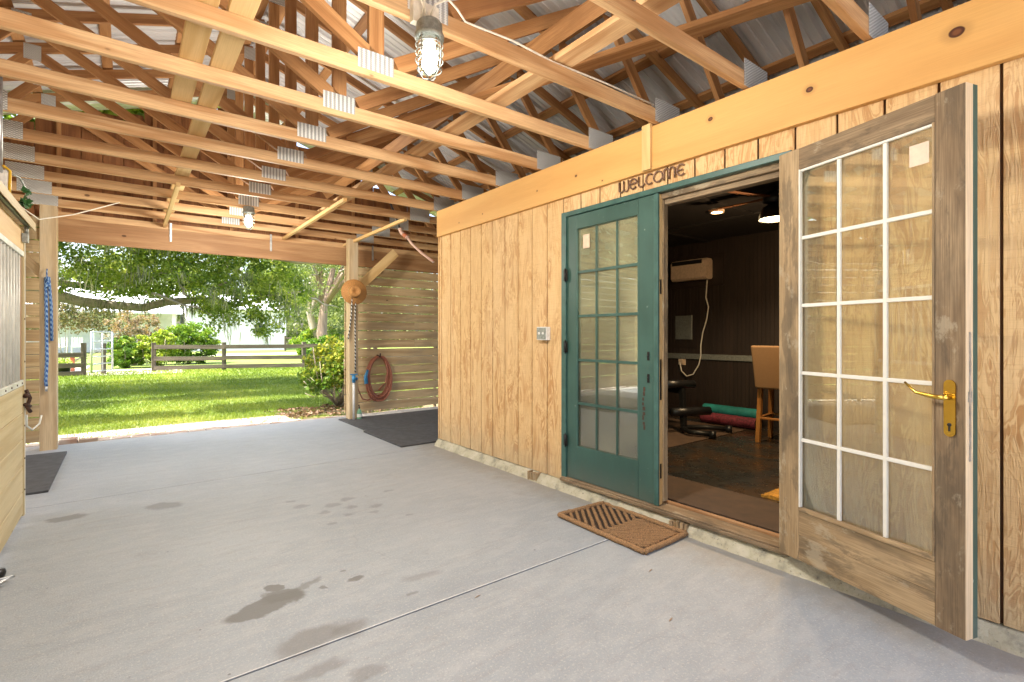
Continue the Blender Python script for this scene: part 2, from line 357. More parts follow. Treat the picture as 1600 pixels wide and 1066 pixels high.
# ------------------------------------------------------------------ mesh helpers
ORG={}
class MB:
    def __init__(s): s.v=[];s.f=[];s.g=[];s.sm=[]
    def add(s,vs,fs,gs,smooth=False):
        b=len(s.v); s.v+=[tuple(x) for x in vs]; s.g+=[tuple(x) for x in gs]
        s.f+=[tuple(b+i for i in f) for f in fs]; s.sm+=[smooth]*len(fs)
    def frame(s,o,A,B,C,la,lb,lc,off=None,ch=0.,g0=None):
        """box: origin corner o, unit axes A(along) B C, lengths; g=(along,b,c)+random offset; small chamfer on long edges"""
        A,B,C=Vector(A),Vector(B),Vector(C); o=Vector(o)
        if off is None: off=(random.uniform(0,60),random.uniform(0,60),random.uniform(0,60))
        if g0: off=g0
        if ch and lb>2.5*ch and lc>2.5*ch:
            prof=[(ch,0),(lb-ch,0),(lb,ch),(lb,lc-ch),(lb-ch,lc),(ch,lc),(0,lc-ch),(0,ch)]
        else: prof=[(0,0),(lb,0),(lb,lc),(0,lc)]
        n=len(prof); vs=[];gs=[]
        for a in (0,la):
            for (b,c) in prof:
                vs.append(o+A*a+B*b+C*c); gs.append((a+off[0],b+off[1],c+off[2]))
        hand=A.cross(B).dot(C)
        fs=[tuple(range(n))[::-1],tuple(range(n,2*n))]
        for i in range(n):
            j=(i+1)%n; fs.append((i,j,n+j,n+i))
        if hand<0: fs=[f[::-1] for f in fs]
        s.add(vs,fs,gs)
    def box(s,x0,x1,y0,y1,z0,z1,along='x',ch=.0,g0=None):
        o=(x0,y0,z0); dx,dy,dz=x1-x0,y1-y0,z1-z0
        X_,Y_,Z_=(1,0,0),(0,1,0),(0,0,1)
        if along=='x': s.frame(o,X_,Z_,Y_,dx,dz,dy,ch=ch,g0=g0)
        elif along=='y': s.frame(o,Y_,Z_,X_,dy,dz,dx,ch=ch,g0=g0)
        else: s.frame(o,Z_,Y_,X_,dz,dy,dx,ch=ch,g0=g0)
    def beam(s,p0,p1,wd,th,side=(0,1,0),ch=.002):
        """board from p0 to p1 (centre line); th along `side`, wd across"""
        p0,p1=Vector(p0),Vector(p1); A=(p1-p0); L=A.length; A.normalize()
        S_=Vector(side); S_=(S_-A*S_.dot(A)).normalized(); B=S_.cross(A).normalized()
        s.frame(p0-B*wd/2-S_*th/2,A,B,S_,L,wd,th,ch=ch)
    def tube(s,pts,r,n=8,closed=False,cap=True,goff=0.):
        pts=[Vector(p) for p in pts]; m=len(pts); rs=r if isinstance(r,(list,tuple)) else [r]*m
        vs=[];gs=[];fs=[]; up=Vector((0,0,1)); acc=goff; prevB=None
        for i,p in enumerate(pts):
            if closed: t=(pts[(i+1)%m]-pts[i-1])
            else: t=pts[min(i+1,m-1)]-pts[max(i-1,0)]
            t=t.normalized() if t.length>1e-9 else Vector((0,0,1))
            if prevB is None:
                B=t.cross(up); 
                if B.length<1e-3: B=t.cross(Vector((1,0,0)))
            else: B=prevB-t*prevB.dot(t)
            B.normalize(); prevB=B; Cc=t.cross(B)
            if i: acc+=(p-pts[i-1]).length
            for k in range(n):
                a=2*math.pi*k/n; vs.append(p+(B*math.cos(a)+Cc*math.sin(a))*rs[i]); gs.append((acc,k/n,0))
        for i in range(m if closed else m-1):
            for k in range(n):
                a=i*n+k; b=i*n+(k+1)%n; i2=((i+1)%m)*n
                fs.append((a,b,i2+(k+1)%n,i2+k))
        if cap and not closed: fs+= [tuple(range(n))[::-1],tuple((m-1)*n+k for k in range(n))]
        s.add(vs,fs,gs,True)
    def lathe(s,c,prof,n=20,axis=(0,0,1)):
        A=Vector(axis).normalized(); B=A.orthogonal().normalized(); Cc=A.cross(B); c=Vector(c)
        vs=[];gs=[];fs=[];m=len(prof)
        for (r,h) in prof:
            for k in range(n):
                a=2*math.pi*k/n; vs.append(c+A*h+(B*math.cos(a)+Cc*math.sin(a))*max(r,1e-5)); gs.append((h,k/n,0))
        for i in range(m-1):
            for k in range(n):
                a=i*n+k;b=i*n+(k+1)%n; fs.append((a,b,b+n,a+n))
        s.add(vs,fs,gs,True)
    def prism(s,poly,n,th):
        """extrude polygon (3D pts) along vector n by th"""
        n=Vector(n).normalized()*th; k=len(poly); P=[Vector(p) for p in poly]
        off=(random.uniform(0,60),random.uniform(0,60),0)
        vs=P+[p+n for p in P]; fs=[tuple(range(k))[::-1],tuple(range(k,2*k))]+[(i,(i+1)%k,k+(i+1)%k,k+i) for i in range(k)]
        gs=[(p.x+p.y+off[0],p.z+off[1],0) for p in vs]; s.add(vs,fs,gs)
    def build(s,name,mat,parent=None,origin=None):
        return link(name,np.array(s.v,dtype=np.float64),s.f,np.array(s.g),mat,parent,origin,s.sm)

def link(name,v,f,g,mat,parent=None,origin=None,smooth=None):
    me=bpy.data.meshes.new(name)
    if parent is not None: org=np.array(ORG[parent.name])
    elif origin is not None: org=np.array(origin,dtype=float)
    else:
        mn=v.min(0);mx=v.max(0); org=np.array([(mn[0]+mx[0])/2,(mn[1]+mx[1])/2,mn[2]])
    vv=v-org
    me.from_pydata(vv.tolist() if isinstance(f,list) else vv.tolist(),[],f if isinstance(f,list) else f.tolist())
    at=me.attributes.new('g','FLOAT_VECTOR','POINT'); at.data.foreach_set('vector',np.asarray(g,dtype=np.float32).ravel())
    if smooth is not None: me.polygons.foreach_set('use_smooth',np.array(smooth,dtype=bool))
    me.materials.append(M[mat]); me.update()
    o=bpy.data.objects.new(name,me); COL.objects.link(o); ORG[o.name]=tuple(org)
    if parent is not None: o.parent=parent
    else: o.location=org
    return o
def thing(name,label,cat,loc,group=None):
    o=bpy.data.objects.new(name,None); COL.objects.link(o); o.location=loc; ORG[o.name]=tuple(loc)
    o.empty_display_size=.1; return tag(o,label,cat,group)
def tag(o,label,cat,group=None,kind=None):
    if label: o['label']=label
    if cat: o['category']=cat
    if group: o['group']=group
    if kind: o['kind']=kind
    return o
def copy_tree(src,loc,label):
    r=src.copy(); COL.objects.link(r); r.location=loc; r['label']=label
    def rec(a,b):
        for ch in a.children:
            c=ch.copy(); COL.objects.link(c); c.parent=b; rec(ch,c)
    kids=[c for c in src.children]
    rec(src,r); return r

# ------------------------------------------------------------------ ground
m=MB(); 
def sheet(name,x0,x1,y0,y1,z,mat,nx=1,ny=1):
    m=MB(); vs=[];fs=[]
    for j in range(ny+1):
        for i in range(nx+1): vs.append((x0+(x1-x0)*i/nx,y0+(y1-y0)*j/ny,z))
    for j in range(ny):
        for i in range(nx): a=j*(nx+1)+i; fs.append((a,a+1,a+nx+2,a+nx+1))
    m.add(vs,fs,vs); return m.build(name,mat)
tag(sheet('lawn',-220,220,-60,420,-.06,'lawn'),'bright green lawn beyond the open end of the barn','lawn',kind='structure')
m=MB()
# slab in three pours with a narrow seam between
YS=[-3.,2.119,2.128,5.127,5.134,7.86]
XR=2.84
for a,b in ((YS[0],YS[1]),(YS[2],YS[3]),(YS[4],YS[5])):
    m.box(-4.3 if a>-5 else 0,6.5 if a>5 else XR,a,b,-.25,0,'x')
o=m.build('floor','slab'); tag(o,'grey concrete aisle floor with damp stains','floor',kind='structure')
m=MB(); m.box(-4.3,6.5,-3,7.85,-.3,-.012,'x'); o=m.build('floor_joint','black'); tag(o,'dark joint filler in the seam of the grey floor','floor',kind='structure')
m=MB(); m.tube([(-1.2+.08*k,2.1300+random.uniform(-.0006,.0006),.0008) for k in range(51)],.0030,6)
o=m.build('seam_ridge','pale_floor'); tag(o,'thin pale ridge along the seam of the grey floor','floor',kind='structure')
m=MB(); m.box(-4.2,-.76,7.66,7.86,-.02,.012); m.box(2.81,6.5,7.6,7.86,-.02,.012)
o=m.build('sunlit_floor_strip','pale_floor'); tag(o,'pale strip painted as sunlit floor at the foot of the plank walls','pale_floor',kind='structure')  # pale colour imitates sunlit floor along the far walls
# brick edging just outside the opening
m=MB(); random.seed(3)
x=-4.2
while x<6:
    t=(x+.63)/3.4; y0=8.02-.17*max(0,min(1,t))-.0
    wdt=.195
    for r in range(2):
        m.box(x,x+wdt,y0+r*.107,y0+r*.107+.10,-.12,-.012+random.uniform(-.006,.006),'x',ch=.006)
    x+=wdt+.008
o=m.build('brick_path','brick'); tag(o,'row of pale weathered pavers edging the slab at the lawn','paving',kind='structure')
m=MB(); m.box(-.62,-.46,7.93,8.11,-.03,.045,ch=.006); m.box(-.45,-.27,8.0,8.09,-.03,.02,ch=.006)
o=m.build('loose_brick','brick'); tag(o,'reddish loose brick lying at the foot of the left opening post','brick')
tag(sheet('sand_strip',-4.5,2.2,8.2,9.0,-.052,'sand'),'pale sandy strip between the pavers and the grass','ground',kind='structure')
tag(sheet('driveway',-1.2,1.7,21.2,24.3,-.05,'sand'),'pale gravel driveway seen through the open metal gate','driveway',kind='structure')
tag(sheet('driveway_far',-14,-1.2,23.2,28,-.048,'sand'),'pale gravel yard left of the metal gate','driveway',kind='structure')
tag(sheet('bounce_yard',-14,16,-22,-3.0,-.05,'sand'),'unseen pale sand ground added behind the camera to bounce sunlight','ground',kind='structure')  # bright ground added out of view, bounces sun up under the roof
tag(sheet('yard_path',2,20,36.5,39.5,-.05,'sand'),'pale path along the white house','path',kind='structure')

# ------------------------------------------------------------------ room wall on the right
W=2.9
wall=thing('siding_wall','plywood siding wall with honey coloured header board around the french doors','wall',(W,2.,0))
m=MB(); G0=.409-.2037*8
g=[G0+.2037*i for i in range(0,45)]
ends=[y for y in g if y<5.16]+[5.17]
DY0,DY1,DZ=1.235,3.062,2.30
for a,b in zip(ends[:-1],ends[1:]):
    a2,b2=a+.0058,b-.0058
    zb=.078
    pieces=[]
    if b2<=DY0+.02 or a2>=DY1-.02: pieces=[(a2,b2,zb,2.425)]
    elif a2<DY0: pieces=[(a2,DY0,zb,2.425),(DY0+.001,b2,DZ,2.425)]
    elif b2>DY1: pieces=[(DY1,b2,zb,2.425),(a2,DY1-.001,DZ,2.425)]
    else: pieces=[(a2,b2,DZ,2.425)]
    for (ya,yb,z0,z1) in pieces: 
        m.box(W,W+.012,ya,yb,z0,z1,'z',ch=.0015,g0=(z0+random.uniform(0,2)*0+int((a-G0)/1.222)*7.3,ya+int((a-G0)/1.222)*3.7,int((a-G0)/1.222)*5.))
m.build('siding','t111',wall)
m=MB()
m.box(W+.0125,W+.09,-3,DY0,.079,2.73,'z'); m.box(W+.0125,W+.09,DY1,5.165,.079,2.73,'z'); m.box(W+.013,W+.0895,DY0,DY1,DZ,2.72,'y')
m.box(W+.0955,6.6,5.06,5.16,.0,2.73,'x')
m.build('wall_frame','groove',wall)
m=MB(); m.box(2.862,W-.001,-3,5.14,2.422,2.72,'y',ch=.002,g0=(-3.,0.,0.)); m.build('header_board','header',wall)
m=MB(); m.box(2.838,2.861,2.135,2.205,2.425,2.735,'z',ch=.002); m.build('cleat','pale',wall)
m=MB() # rough curb
ys=np.linspace(-3,5.16,110)
vs=[];fs=[];
for y in ys:
    j=random.uniform(-.006,.006); k=random.uniform(-.004,.004)
    vs+=[(2.832+j,y,-.01),(2.852+j*.6,y,.03+k),(2.888+j*.3,y,.072+k),(3.02,y,.076)]
for i in range(len(ys)-1):
    for q in range(3): a=i*4+q; fs.append((a,a+1,a+5,a+4))
m.add(vs,fs,vs); m.build('concrete_curb','curb',wall)
for yy in (3.40,1.93):
    m=MB()
    for k in range(5): m.box(2.835+random.uniform(0,.012),2.90,yy-.07+k*.026,yy-.07+k*.026+.022,.0,.074+random.uniform(-.01,.004),'z',ch=.003)
    m.build('rotted_stub','warmgrey',wall)
m=MB(); m.box(2.893,2.995,5.142,5.165,.08,2.43,'z'); m.build('corner_trim','t111',wall)

# door frame
fr=thing('door_frame','dark green frame and worn wooden sill of the double doorway','door frame',(W,2.15,.08))
m=MB()
m.box(2.878,2.925,3.008,3.060,.10,2.30,'z',ch=.003); m.box(2.878,2.925,1.238,3.0075,2.262,2.30,'y',ch=.003)
m.box(2.878,2.925,1.238,1.262,.10,2.2615,'z',ch=.003)
m.build('green_casing','greentrim',fr)
m=MB(); m.box(2.926,3.02,1.27,3.0,2.225,2.2615,'y',ch=.002); m.box(2.955,3.02,1.27,3.0,2.19,2.2245,'y',ch=.002)
m.box(2.926,3.02,3.0,3.055,.13,2.26,'z'); m.box(2.926,3.02,1.245,1.27,.13,2.26,'z'); m.build('jamb','greywood',fr)
m=MB(); m.box(2.856,2.955,1.24,3.055,.080,.104,'y',ch=.004); m.box(2.87,2.99,1.245,3.05,.1045,.114,'y',ch=.003); m.build('sill','greywood',fr)
m=MB(); m.box(2.991,3.018,1.25,3.04,.09,.130,'y',ch=.004); m.build('inner_sill','beamfar',fr)

def hinge(parent,x,y,z,nx=(1,0,0)):
    m=MB(); m.tube([(x,y,z-.05),(x,y,z+.05)],.008,8); m.tube([(x,y,z-.058),(x,y,z-.05)],.005,6); m.tube([(x,y,z+.05),(x,y,z+.058)],.005,6)
    m.box(x+.001,x+.004,y-.022,y+.022,z-.045,z+.045); return m.build('hinge','hardware',parent)

# closed green leaf
gd=thing('french_door','closed dark green glazed door leaf with a tall fifteen pane window','door',(2.9,2.57,.115))
m=MB(); Xa,Xb=2.893,2.938
m.box(Xa,Xb,2.900,3.004,.118,2.258,'z',ch=.003); m.build('hinge_stile','green',gd)
m=MB(); m.box(Xa,Xb,2.140,2.279,.118,2.258,'z',ch=.003); m.build('lock_stile','green',gd)
m=MB(); m.box(Xa+.001,Xb-.001,2.2795,2.8995,2.145,2.258,'y',ch=.002); m.build('top_rail','green',gd)
m=MB(); m.box(Xa+.001,Xb-.001,2.2795,2.8995,.118,.388,'y',ch=.002); m.build('bottom_rail','green',gd)
m=MB(); m.box(Xa+.024,Xa+.029,2.275,2.905,.385,2.15,'y'); m.build('glass','glassg',gd)
m=MB(); m.box(Xa+.003,Xa+.015,2.8885,2.8990,.389,2.144,'z'); m.box(Xa+.003,Xa+.015,2.280,2.2865,.389,2.144,'z'); m.build('glazing_bead','greentrim',gd)
m=MB()
for y in (2.486,2.693): m.box(Xa+.012,Xa+.0235,y-.006,y+.006,.389,2.144,'z')
for z in (.735,1.085,1.44,1.795): m.box(Xa+.011,Xa+.0232,2.2870,2.8880,z-.010,z+.010,'y')
m.build('muntin','green',gd)
m=MB(); m.box(2.884,2.9025,2.104,2.1395,.118,2.258,'z',ch=.003); m.build('astragal','greentrim',gd)
m=MB(); m.box(2.903,2.9385,2.108,2.1395,.118,2.256,'z'); m.build('bare_edge','pale',gd)
m=MB(); m.box(2.939,2.992,2.100,2.150,.138,2.222,'z',ch=.003); m.build('inner_astragal','warmgrey',gd)
m=MB()
for z,h in ((1.05,.07),(.93,.09),(1.62,.05),(.35,.05)): m.box(2.910,2.926,2.1045,2.1075,z-h,z+h,'z')
m.build('latch_strip','hardware',gd)
m=MB(); 
for z in (1.14,.985): m.box(2.8895,2.8925,2.18,2.20,z-.03,z+.03,'z',ch=.001); m.tube([(2.884,2.19,z),(2.893,2.19,z)],.008,10)
m.build('keyhole_fitting','hardware',gd)
m=MB()
for i in range(9): 
    z=.62+.034*i; y=2.223+random.uniform(-.006,.006); m.box(2.8915,2.8927,y,y+.012+random.uniform(0,.01),z,z+.02+random.uniform(0,.012),'z')
m.build('paint_scar','rust',gd)
for z in (1.78,1.19,.42): hinge(gd,2.876,3.008,z)
m=MB(); m.box(Xa+.0145,Xa+.0155,2.765,2.835,1.98,2.09,'z'); m.build('sticker','cream',gd)

# open weathered leaf
P0=Vector((2.818,1.273,0)); P1=Vector((2.56,.462,0)); DU=(P1-P0).normalized(); DN=Vector((DU.y,-DU.x,0)) # DN points ...
if DN.x>0: DN=-DN     # towards the aisle (the visible face)
dd=thing('french_door','weathered grey open door leaf with white grilles and a brass lever handle','door',(P0.x,P0.y,.115))
UZ=Vector((0,0,1))
def db(m,u0,u1,z0,z1,t0,t1,along='z',ch=.002):
    """box on the leaf: u across, t = depth behind the visible face (0..045)"""
    o=P0+DU*u0+UZ*z0-DN*t1
    if along=='z': m.frame(o,UZ,DU,DN,z1-z0,u1-u0,t1-t0,ch=ch)
    else: m.frame(o,DU,UZ,DN,u1-u0,z1-z0,t1-t0,ch=ch)
ZB,ZT=.112,2.262
m=MB(); db(m,0,.122,ZB,ZT,0,.044); m.build('hinge_stile','warmgrey',dd)
m=MB(); db(m,.748,.851,ZB,ZT,0,.044); m.build('lock_stile','greywood',dd)
m=MB(); db(m,.1225,.7475,2.150,ZT-.001,.001,.043,'x'); m.build('top_rail','greywood',dd)
m=MB(); db(m,.1225,.7475,ZB+.001,.245,.001,.043,'x'); db(m,.1225,.7475,.2455,.372,.001,.043,'x'); m.build('bottom_rail','warmgrey',dd)
m=MB(); db(m,.1225,.7475,.3725,.392,-.004,.02,'x'); db(m,.738,.7475,.393,2.1495,-.003,.018); m.build('glazing_bead','warmgrey',dd)
m=MB(); db(m,.1225,.131,.393,2.149,-.003,.018); db(m,.1315,.737,2.138,2.1495,.004,.018,'x'); m.build('white_bead','muntin',dd)
m=MB(); db(m,.124,.746,.385,2.149,.022,.028); m.build('glass','glass',dd)
m=MB()
for u in (.333,.548): db(m,u-.009,u+.009,.393,2.137,.008,.0215)
for z in (.741,1.09,1.441,1.793): db(m,.1315,.737,z-.009,z+.009,.009,.0212,'x')
m.build('muntin','muntin',dd)
m=MB(); db(m,.640,.715,2.00,2.09,.0213,.0218); m.build('sticker','cream',dd)
m=MB(); db(m,.8512,.8535,ZB,ZT,.002,.043,ch=0); m.build('bare_edge','edge',dd)
m=MB(); db(m,.83,.853,ZB-.002,ZT,.0445,.075); m.build('green_back_astragal','green',dd)
m=MB(); db(m,.8537,.8555,.80,1.30,.018,.030,ch=0); db(m,.8537,.857,1.03,1.07,.012,.034,ch=0); m.build('lock_faceplate','galv',dd)
# brass handle
hd=MB(); zc=1.0
poly=[]
for k in range(28):
    a=2*math.pi*k/28; cx=.020*math.cos(a); 
    z_=zc+(.092 if math.sin(a)>=0 else -.092)+.020*math.sin(a); poly.append((cx,z_))
hd.prism([P0+DU*(.802+c)+UZ*z_+DN*.0005 for c,z_ in poly],DN,.006)
hplate=hd.build('handle_plate','brass',dd)
hm=MB(); b=P0+DU*.802+UZ*1.043
hm.tube([b+DN*.005,b+DN*.05],[.011,.009],12); hm.tube([b+DN*.045+DU*.0,b+DN*.05-DU*.03+UZ*.002,b+DN*.055-DU*.09+UZ*.012,b+DN*.052-DU*.135+UZ*.05],[.009,.0095,.007,.004],10)
hm.build('lever','brass',hplate)
km=MB(); kz=.935
km.tube([P0+DU*.802+UZ*kz+DN*.0065,P0+DU*.802+UZ*kz+DN*.0075],.0075,12); km.frame(P0+DU*.7985+UZ*(kz-.026)+DN*.0065,UZ,DU,DN,.024,.007,.001)
km.build('keyhole','black',hplate)

# welcome lettering from bent rods
wl=MB()
def stroke(y0,z0,pts,sc=.078,r=.0055):
    P=[]
    for (a,b) in pts: P.append((2.885,y0-a*sc,z0+b*sc))
    wl.tube(P,r,7)
def arc(cx,cy,rx,ry,a0,a1,n=10): return [(cx+rx*math.cos(R(a0+(a1-a0)*i/n)),cy+ry*math.sin(R(a0+(a1-a0)*i/n))) for i in range(n+1)]
Y0=2.445; zz=lambda t:2.335
def letter(ch,y):
    if ch=='w':
        stroke(y,2.333,[(0,1)]+arc(.27,.28,.27,.28,180,360)+[(.54,1)]); stroke(y,2.333,[(.54,1)]+arc(.81,.28,.27,.28,180,360)+[(1.08,1)]); return 1.2
    if ch=='e':
        stroke(y,2.333,[(.08,.5),(.8,.55)]+arc(.45,.5,.38,.46,10,320,16)); return .98
    if ch=='l': stroke(y,2.333,arc(.3,.34,.26,.34,200,350)[0:0]+[(.1,1.0),(.06,.35)]+arc(.38,.3,.32,.28,180,350)); return .82
    if ch=='c': stroke(y,2.333,arc(.45,.5,.4,.46,50,310,16)); return .85
    if ch=='o': stroke(y,2.333,arc(.5,.5,.46,.46,0,360,22)); return 1.1
    if ch=='m':
        stroke(y,2.333,[(0,0)]+arc(.27,.66,.27,.3,180,0)+[(.54,0)]); stroke(y,2.333,[(.54,0)]+arc(.81,.66,.27,.3,180,0)+[(1.08,0)]); return 1.25
    if ch=='E': stroke(y,2.333,arc(.45,.5,.4,.46,45,315,16)); stroke(y,2.333,[(.05,.5),(.62,.5)]); return .9
y=Y0
for ch in 'welcomE': y-=letter(ch,y)*.078
M['sign']=plain('worn_brown_iron',(.24,.14,.095),.5,.4,.5,60)
o=wl.build('welcome_sign','sign'); tag(o,'rusty welcome lettering of bent iron above the green door','sign')

# outlet/switch box on the wall
sb=thing('switch_box','white weatherproof switch and outlet box left of the green door','switch box',(2.87,3.28,1.3))
m=MB(); m.box(2.852,2.899,3.215,3.345,1.243,1.357,'z',ch=.004); m.build('box_body','white',sb)
m=MB(); m.box(2.8475,2.8515,3.222,3.338,1.25,1.35,'z',ch=.001); m.build('cover_plate','steel',sb)
for y in (3.255,3.305): m=MB(); m.tube([(2.843,y,1.30),(2.848,y,1.30)],.012,14); m.build('outlet_socket','white',sb)

# ------------------------------------------------------------------ room interior
FZ=.10; XB=6.57
o=tag(sheet('room_floor',3.02,XB,-1.5,5.06,FZ,'ifloor'),'dark polished floor inside the exercise room','floor',kind='structure')
rw=thing('room_lining','black panelled walls and ceiling of the exercise room','room wall',(4.8,1.8,.1))
m=MB()
y=-1.5
while y<5.05: m.box(XB,XB+.012,y+.0025,y+.0525,FZ,2.62,'z',ch=.0015); y+=.0545
m.build('beadboard','bead',rw)
m=MB(); m.box(XB+.006,XB+.05,-1.6,5.06,FZ-.1,2.7); m.box(3.0,XB+.05,-1.6,-1.5,FZ-.1,2.7); m.box(3.0,XB,5.03,5.055,FZ-.1,2.7)
m.box(3.005,XB,-1.5,5.03,2.62,2.7); m.box(2.994,3.004,-1.5,1.23,FZ,2.62,'z'); m.box(2.994,3.004,3.07,5.03,FZ,2.62,'z'); m.box(2.9955,3.003,1.2301,3.0699,2.30,2.62); m.build('black_panel','ceilblack',rw)
m=MB()
for yy in (.3,1.5,2.7,3.9): m.box(3.02,XB-.01,yy,yy+.09,2.60,2.6195,'x')
for xx in (4.2,5.4): m.box(xx,xx+.09,-1.5,5.02,2.597,2.6185,'y')
m.build('ceiling_batten','ceilblack',rw)
m=MB(); m.box(XB-.025,XB-.001,-1.5,5.02,.93,1.01,'y',ch=.006); m.build('chair_rail','steel',rw)
m=MB(); m.box(XB-.018,XB-.001,-1.5,5.02,FZ,FZ+.13,'y',ch=.004); m.box(XB-.012,XB-.0005,3.98,4.0,FZ+.131,.929,'z'); m.build('skirting','bead',rw)
# AC
ac=thing('air_conditioner','white air conditioner mounted high on the black wall','air conditioner',(XB,4.15,2.1))
m=MB(); m.box(XB-.20,XB-.03,3.86,4.42,2.07,2.36,'y',ch=.03); m.build('housing','cream',ac)
m=MB(); m.box(XB-.205,XB-.1995,3.92,4.40,2.29,2.345,'y',ch=.001); m.build('control_panel','black',ac)
m=MB(); m.box(XB-.029,XB-.002,3.70,4.56,1.98,2.44,'y',ch=.004); m.build('mounting_frame','bead',ac)
m=MB()
for k in range(5): m.box(XB-.17+.025*k,XB-.155+.025*k,3.9,4.4,2.3605,2.364)
m.build('vent','black',ac)
m=MB(); P=[]
for u,v in [(1105,437),(1104,450),(1103,465),(1107,480),(1104,500),(1098,520),(1095,540),(1095,556),(1092,570),(1083,585),(1073,588),(1065,580),(1062,566)]:
    aa=(u-800)/783.; bb=(523-v)/783.; S_=math.sin(math.atan(604/783.)); C_=math.cos(math.atan(604/783.))
    rx,ry=S_+aa*C_,C_-aa*S_; t=(XB-.04)/rx; P.append((XB-.04,ry*t,1.29+bb*t))
m.tube(P,.009,8); o=m.build('power_cord','cordw'); tag(o,'white power cord hanging from the air conditioner to the outlet','cord')
m=MB(); m.box(XB-.012,XB-.002,4.30,4.42,.84,.94,'z',ch=.002); m.box(XB-.03,XB-.0125,4.33,4.36,.86,.92,'z',ch=.003); o=m.build('wall_outlet','cream'); tag(o,'small cream wall outlet below the chair rail in the room','outlet')
m=MB(); m.box(XB-.02,XB-.002,4.19,4.47,1.22,1.57,'z',ch=.004); 
pb=m.build('breaker_panel','steel'); tag(pb,'flat grey breaker panel on the black wall below the air conditioner','breaker panel')
m=MB(); m.box(XB-.012,XB-.003,4.10,4.16,1.10,1.68,'z'); m.box(XB-.012,XB-.003,4.16,4.60,1.10,1.15,'y'); m.build('panel_trim','bead',pb)
# ceiling light + fan
m=MB(); m.lathe((5.0,2.9,2.597),[(.0,.0),(.055,.0)],20); dl=thing('recessed_light','small round recessed ceiling light glowing in the black ceiling','ceiling light',(5.0,2.9,2.59)); m.build('lens','bulbwarm',dl)
m=MB(); m.lathe((5.0,2.9,2.594),[(.056,.003),(.056,-.004),(.075,-.003),(.075,.024)],24); m.build('trim_ring','cream',dl)
fan=thing('ceiling_fan','dark ceiling fan with a lit domed lamp inside the room','ceiling fan',(4.62,2.12,2.62))
m=MB(); m.tube([(4.62,2.12,2.62),(4.62,2.12,2.55)],.015,10); m.lathe((4.62,2.12,2.455),[(0,.12),(.06,.12),(.10,.09),(.10,.03),(.05,0)],20); m.build('motor','black',fan)
m=MB(); m.lathe((4.62,2.12,2.325),[(.135,0),(.13,.05),(.10,.11),(.05,.14)],24); m.build('lamp_dome','black',fan)
m=MB(); m.lathe((4.62,2.12,2.325),[(.0,.004),(.06,-.006),(.115,.008),(.128,.02)],20); m.build('lamp_lens','bulbwarm',fan)
for k in range(5):
    a=R(20+72*k); d=Vector((math.cos(a),math.sin(a),0)); n_=Vector((-d.y,d.x,0)); c0=Vector((4.62,2.12,2.52))
    m=MB(); m.prism([c0+d*.09-n_*.03,c0+d*.25-n_*.06+UZ*.01,c0+d*.60-n_*.07+UZ*.012,c0+d*.64+UZ*.0,c0+d*.60+n_*.06-UZ*.012,c0+d*.25+n_*.05-UZ*.01,c0+d*.09+n_*.03],UZ,.008); m.build('blade','gable',fan)
def light(name,loc,e,col,r=.08,spot=None,smooth=0):
    l=bpy.data.lights.new(name,'SPOT' if spot else 'POINT'); l.energy=e; l.color=col; l.shadow_soft_size=r
    if smooth:
        l.use_nodes=True; t=l.node_tree; em=[n for n in t.nodes if n.type=='EMISSION'][0]; fo=t.nodes.new('ShaderNodeLightFalloff'); fo.inputs[0].default_value=1.; fo.inputs[1].default_value=smooth; t.links.new(fo.outputs[0],em.inputs[1])
    if spot: l.spot_size=R(spot); l.spot_blend=.6
    o=bpy.data.objects.new(name,l); COL.objects.link(o); o.location=loc; return o
light('fan_light',(4.62,2.12,2.27),15,(1,.66,.34),.1)
light('recessed_glow',(5.0,2.9,2.56),24,(1,.72,.42),.05,130)
# floor mats, rug
m=MB(); m.box(4.3,6.1,3.15,4.9,FZ,FZ+.012,'x',ch=.002); o=m.build('exercise_mat','brownmat'); tag(o,'flat brown exercise mat under the weight bench','mat')
m=MB(); m.box(3.10,3.62,1.4,3.0,FZ,FZ+.010,'y',ch=.002); o=m.build('entry_mat','brownmat'); tag(o,'flat brown mat just inside the open doorway','mat')
m=MB(); m.box(3.70,4.39,1.02,1.76,FZ,FZ+.025,'y',ch=.010)
for k in range(26): m.box(3.70+.0265*k,3.70+.0265*k+.018,1.755,1.79+random.uniform(0,.01),FZ,FZ+.015,'y')
o=m.build('rug','rugy'); tag(o,'ochre fringed rug corner on the dark room floor','rug')
# foam rollers
def roller(y0,y1,x,z,r,mat,label):
    t=thing('foam_roller',label,'foam roller',(x,(y0+y1)/2,FZ),'foam rollers by the black wall')
    m=MB(); n=40; pts=[(x,y0+(y1-y0)*i/n,z) for i in range(n+1)]; rs=[r*(1 if mat=='tealfoam' else (1+.02*(i%2))) for i in range(n+1)]
    m.tube(pts,rs,20,cap=False); m.build('foam',mat,t)
    for yy,s_ in ((y0,-1),(y1,1)):
        m=MB(); m.lathe((x,yy,z),[(r*.97,0),(r*.5,.004*s_),(r*.5,-.03*s_),(0,-.03*s_)],20,(0,1,0)); m.build('hollow_end','black',t)
roller(3.12,3.89,6.40,FZ+.165,.070,'tealfoam','teal marbled foam roller, the upper one of two against the black wall')
roller(3.08,3.83,6.24,FZ+.072,.070,'maroon','maroon ribbed foam roller, the lower one of two against the black wall')
# stool
st=thing('bar_stool','tan fabric bar stool with honey wooden legs','bar stool',(5.85,2.7,FZ))
def rotp(c,a,p): return (c[0]+p[0]*math.cos(a)-p[1]*math.sin(a),c[1]+p[0]*math.sin(a)+p[1]*math.cos(a),p[2])
SC=(5.78,2.55,0); SA=R(8)
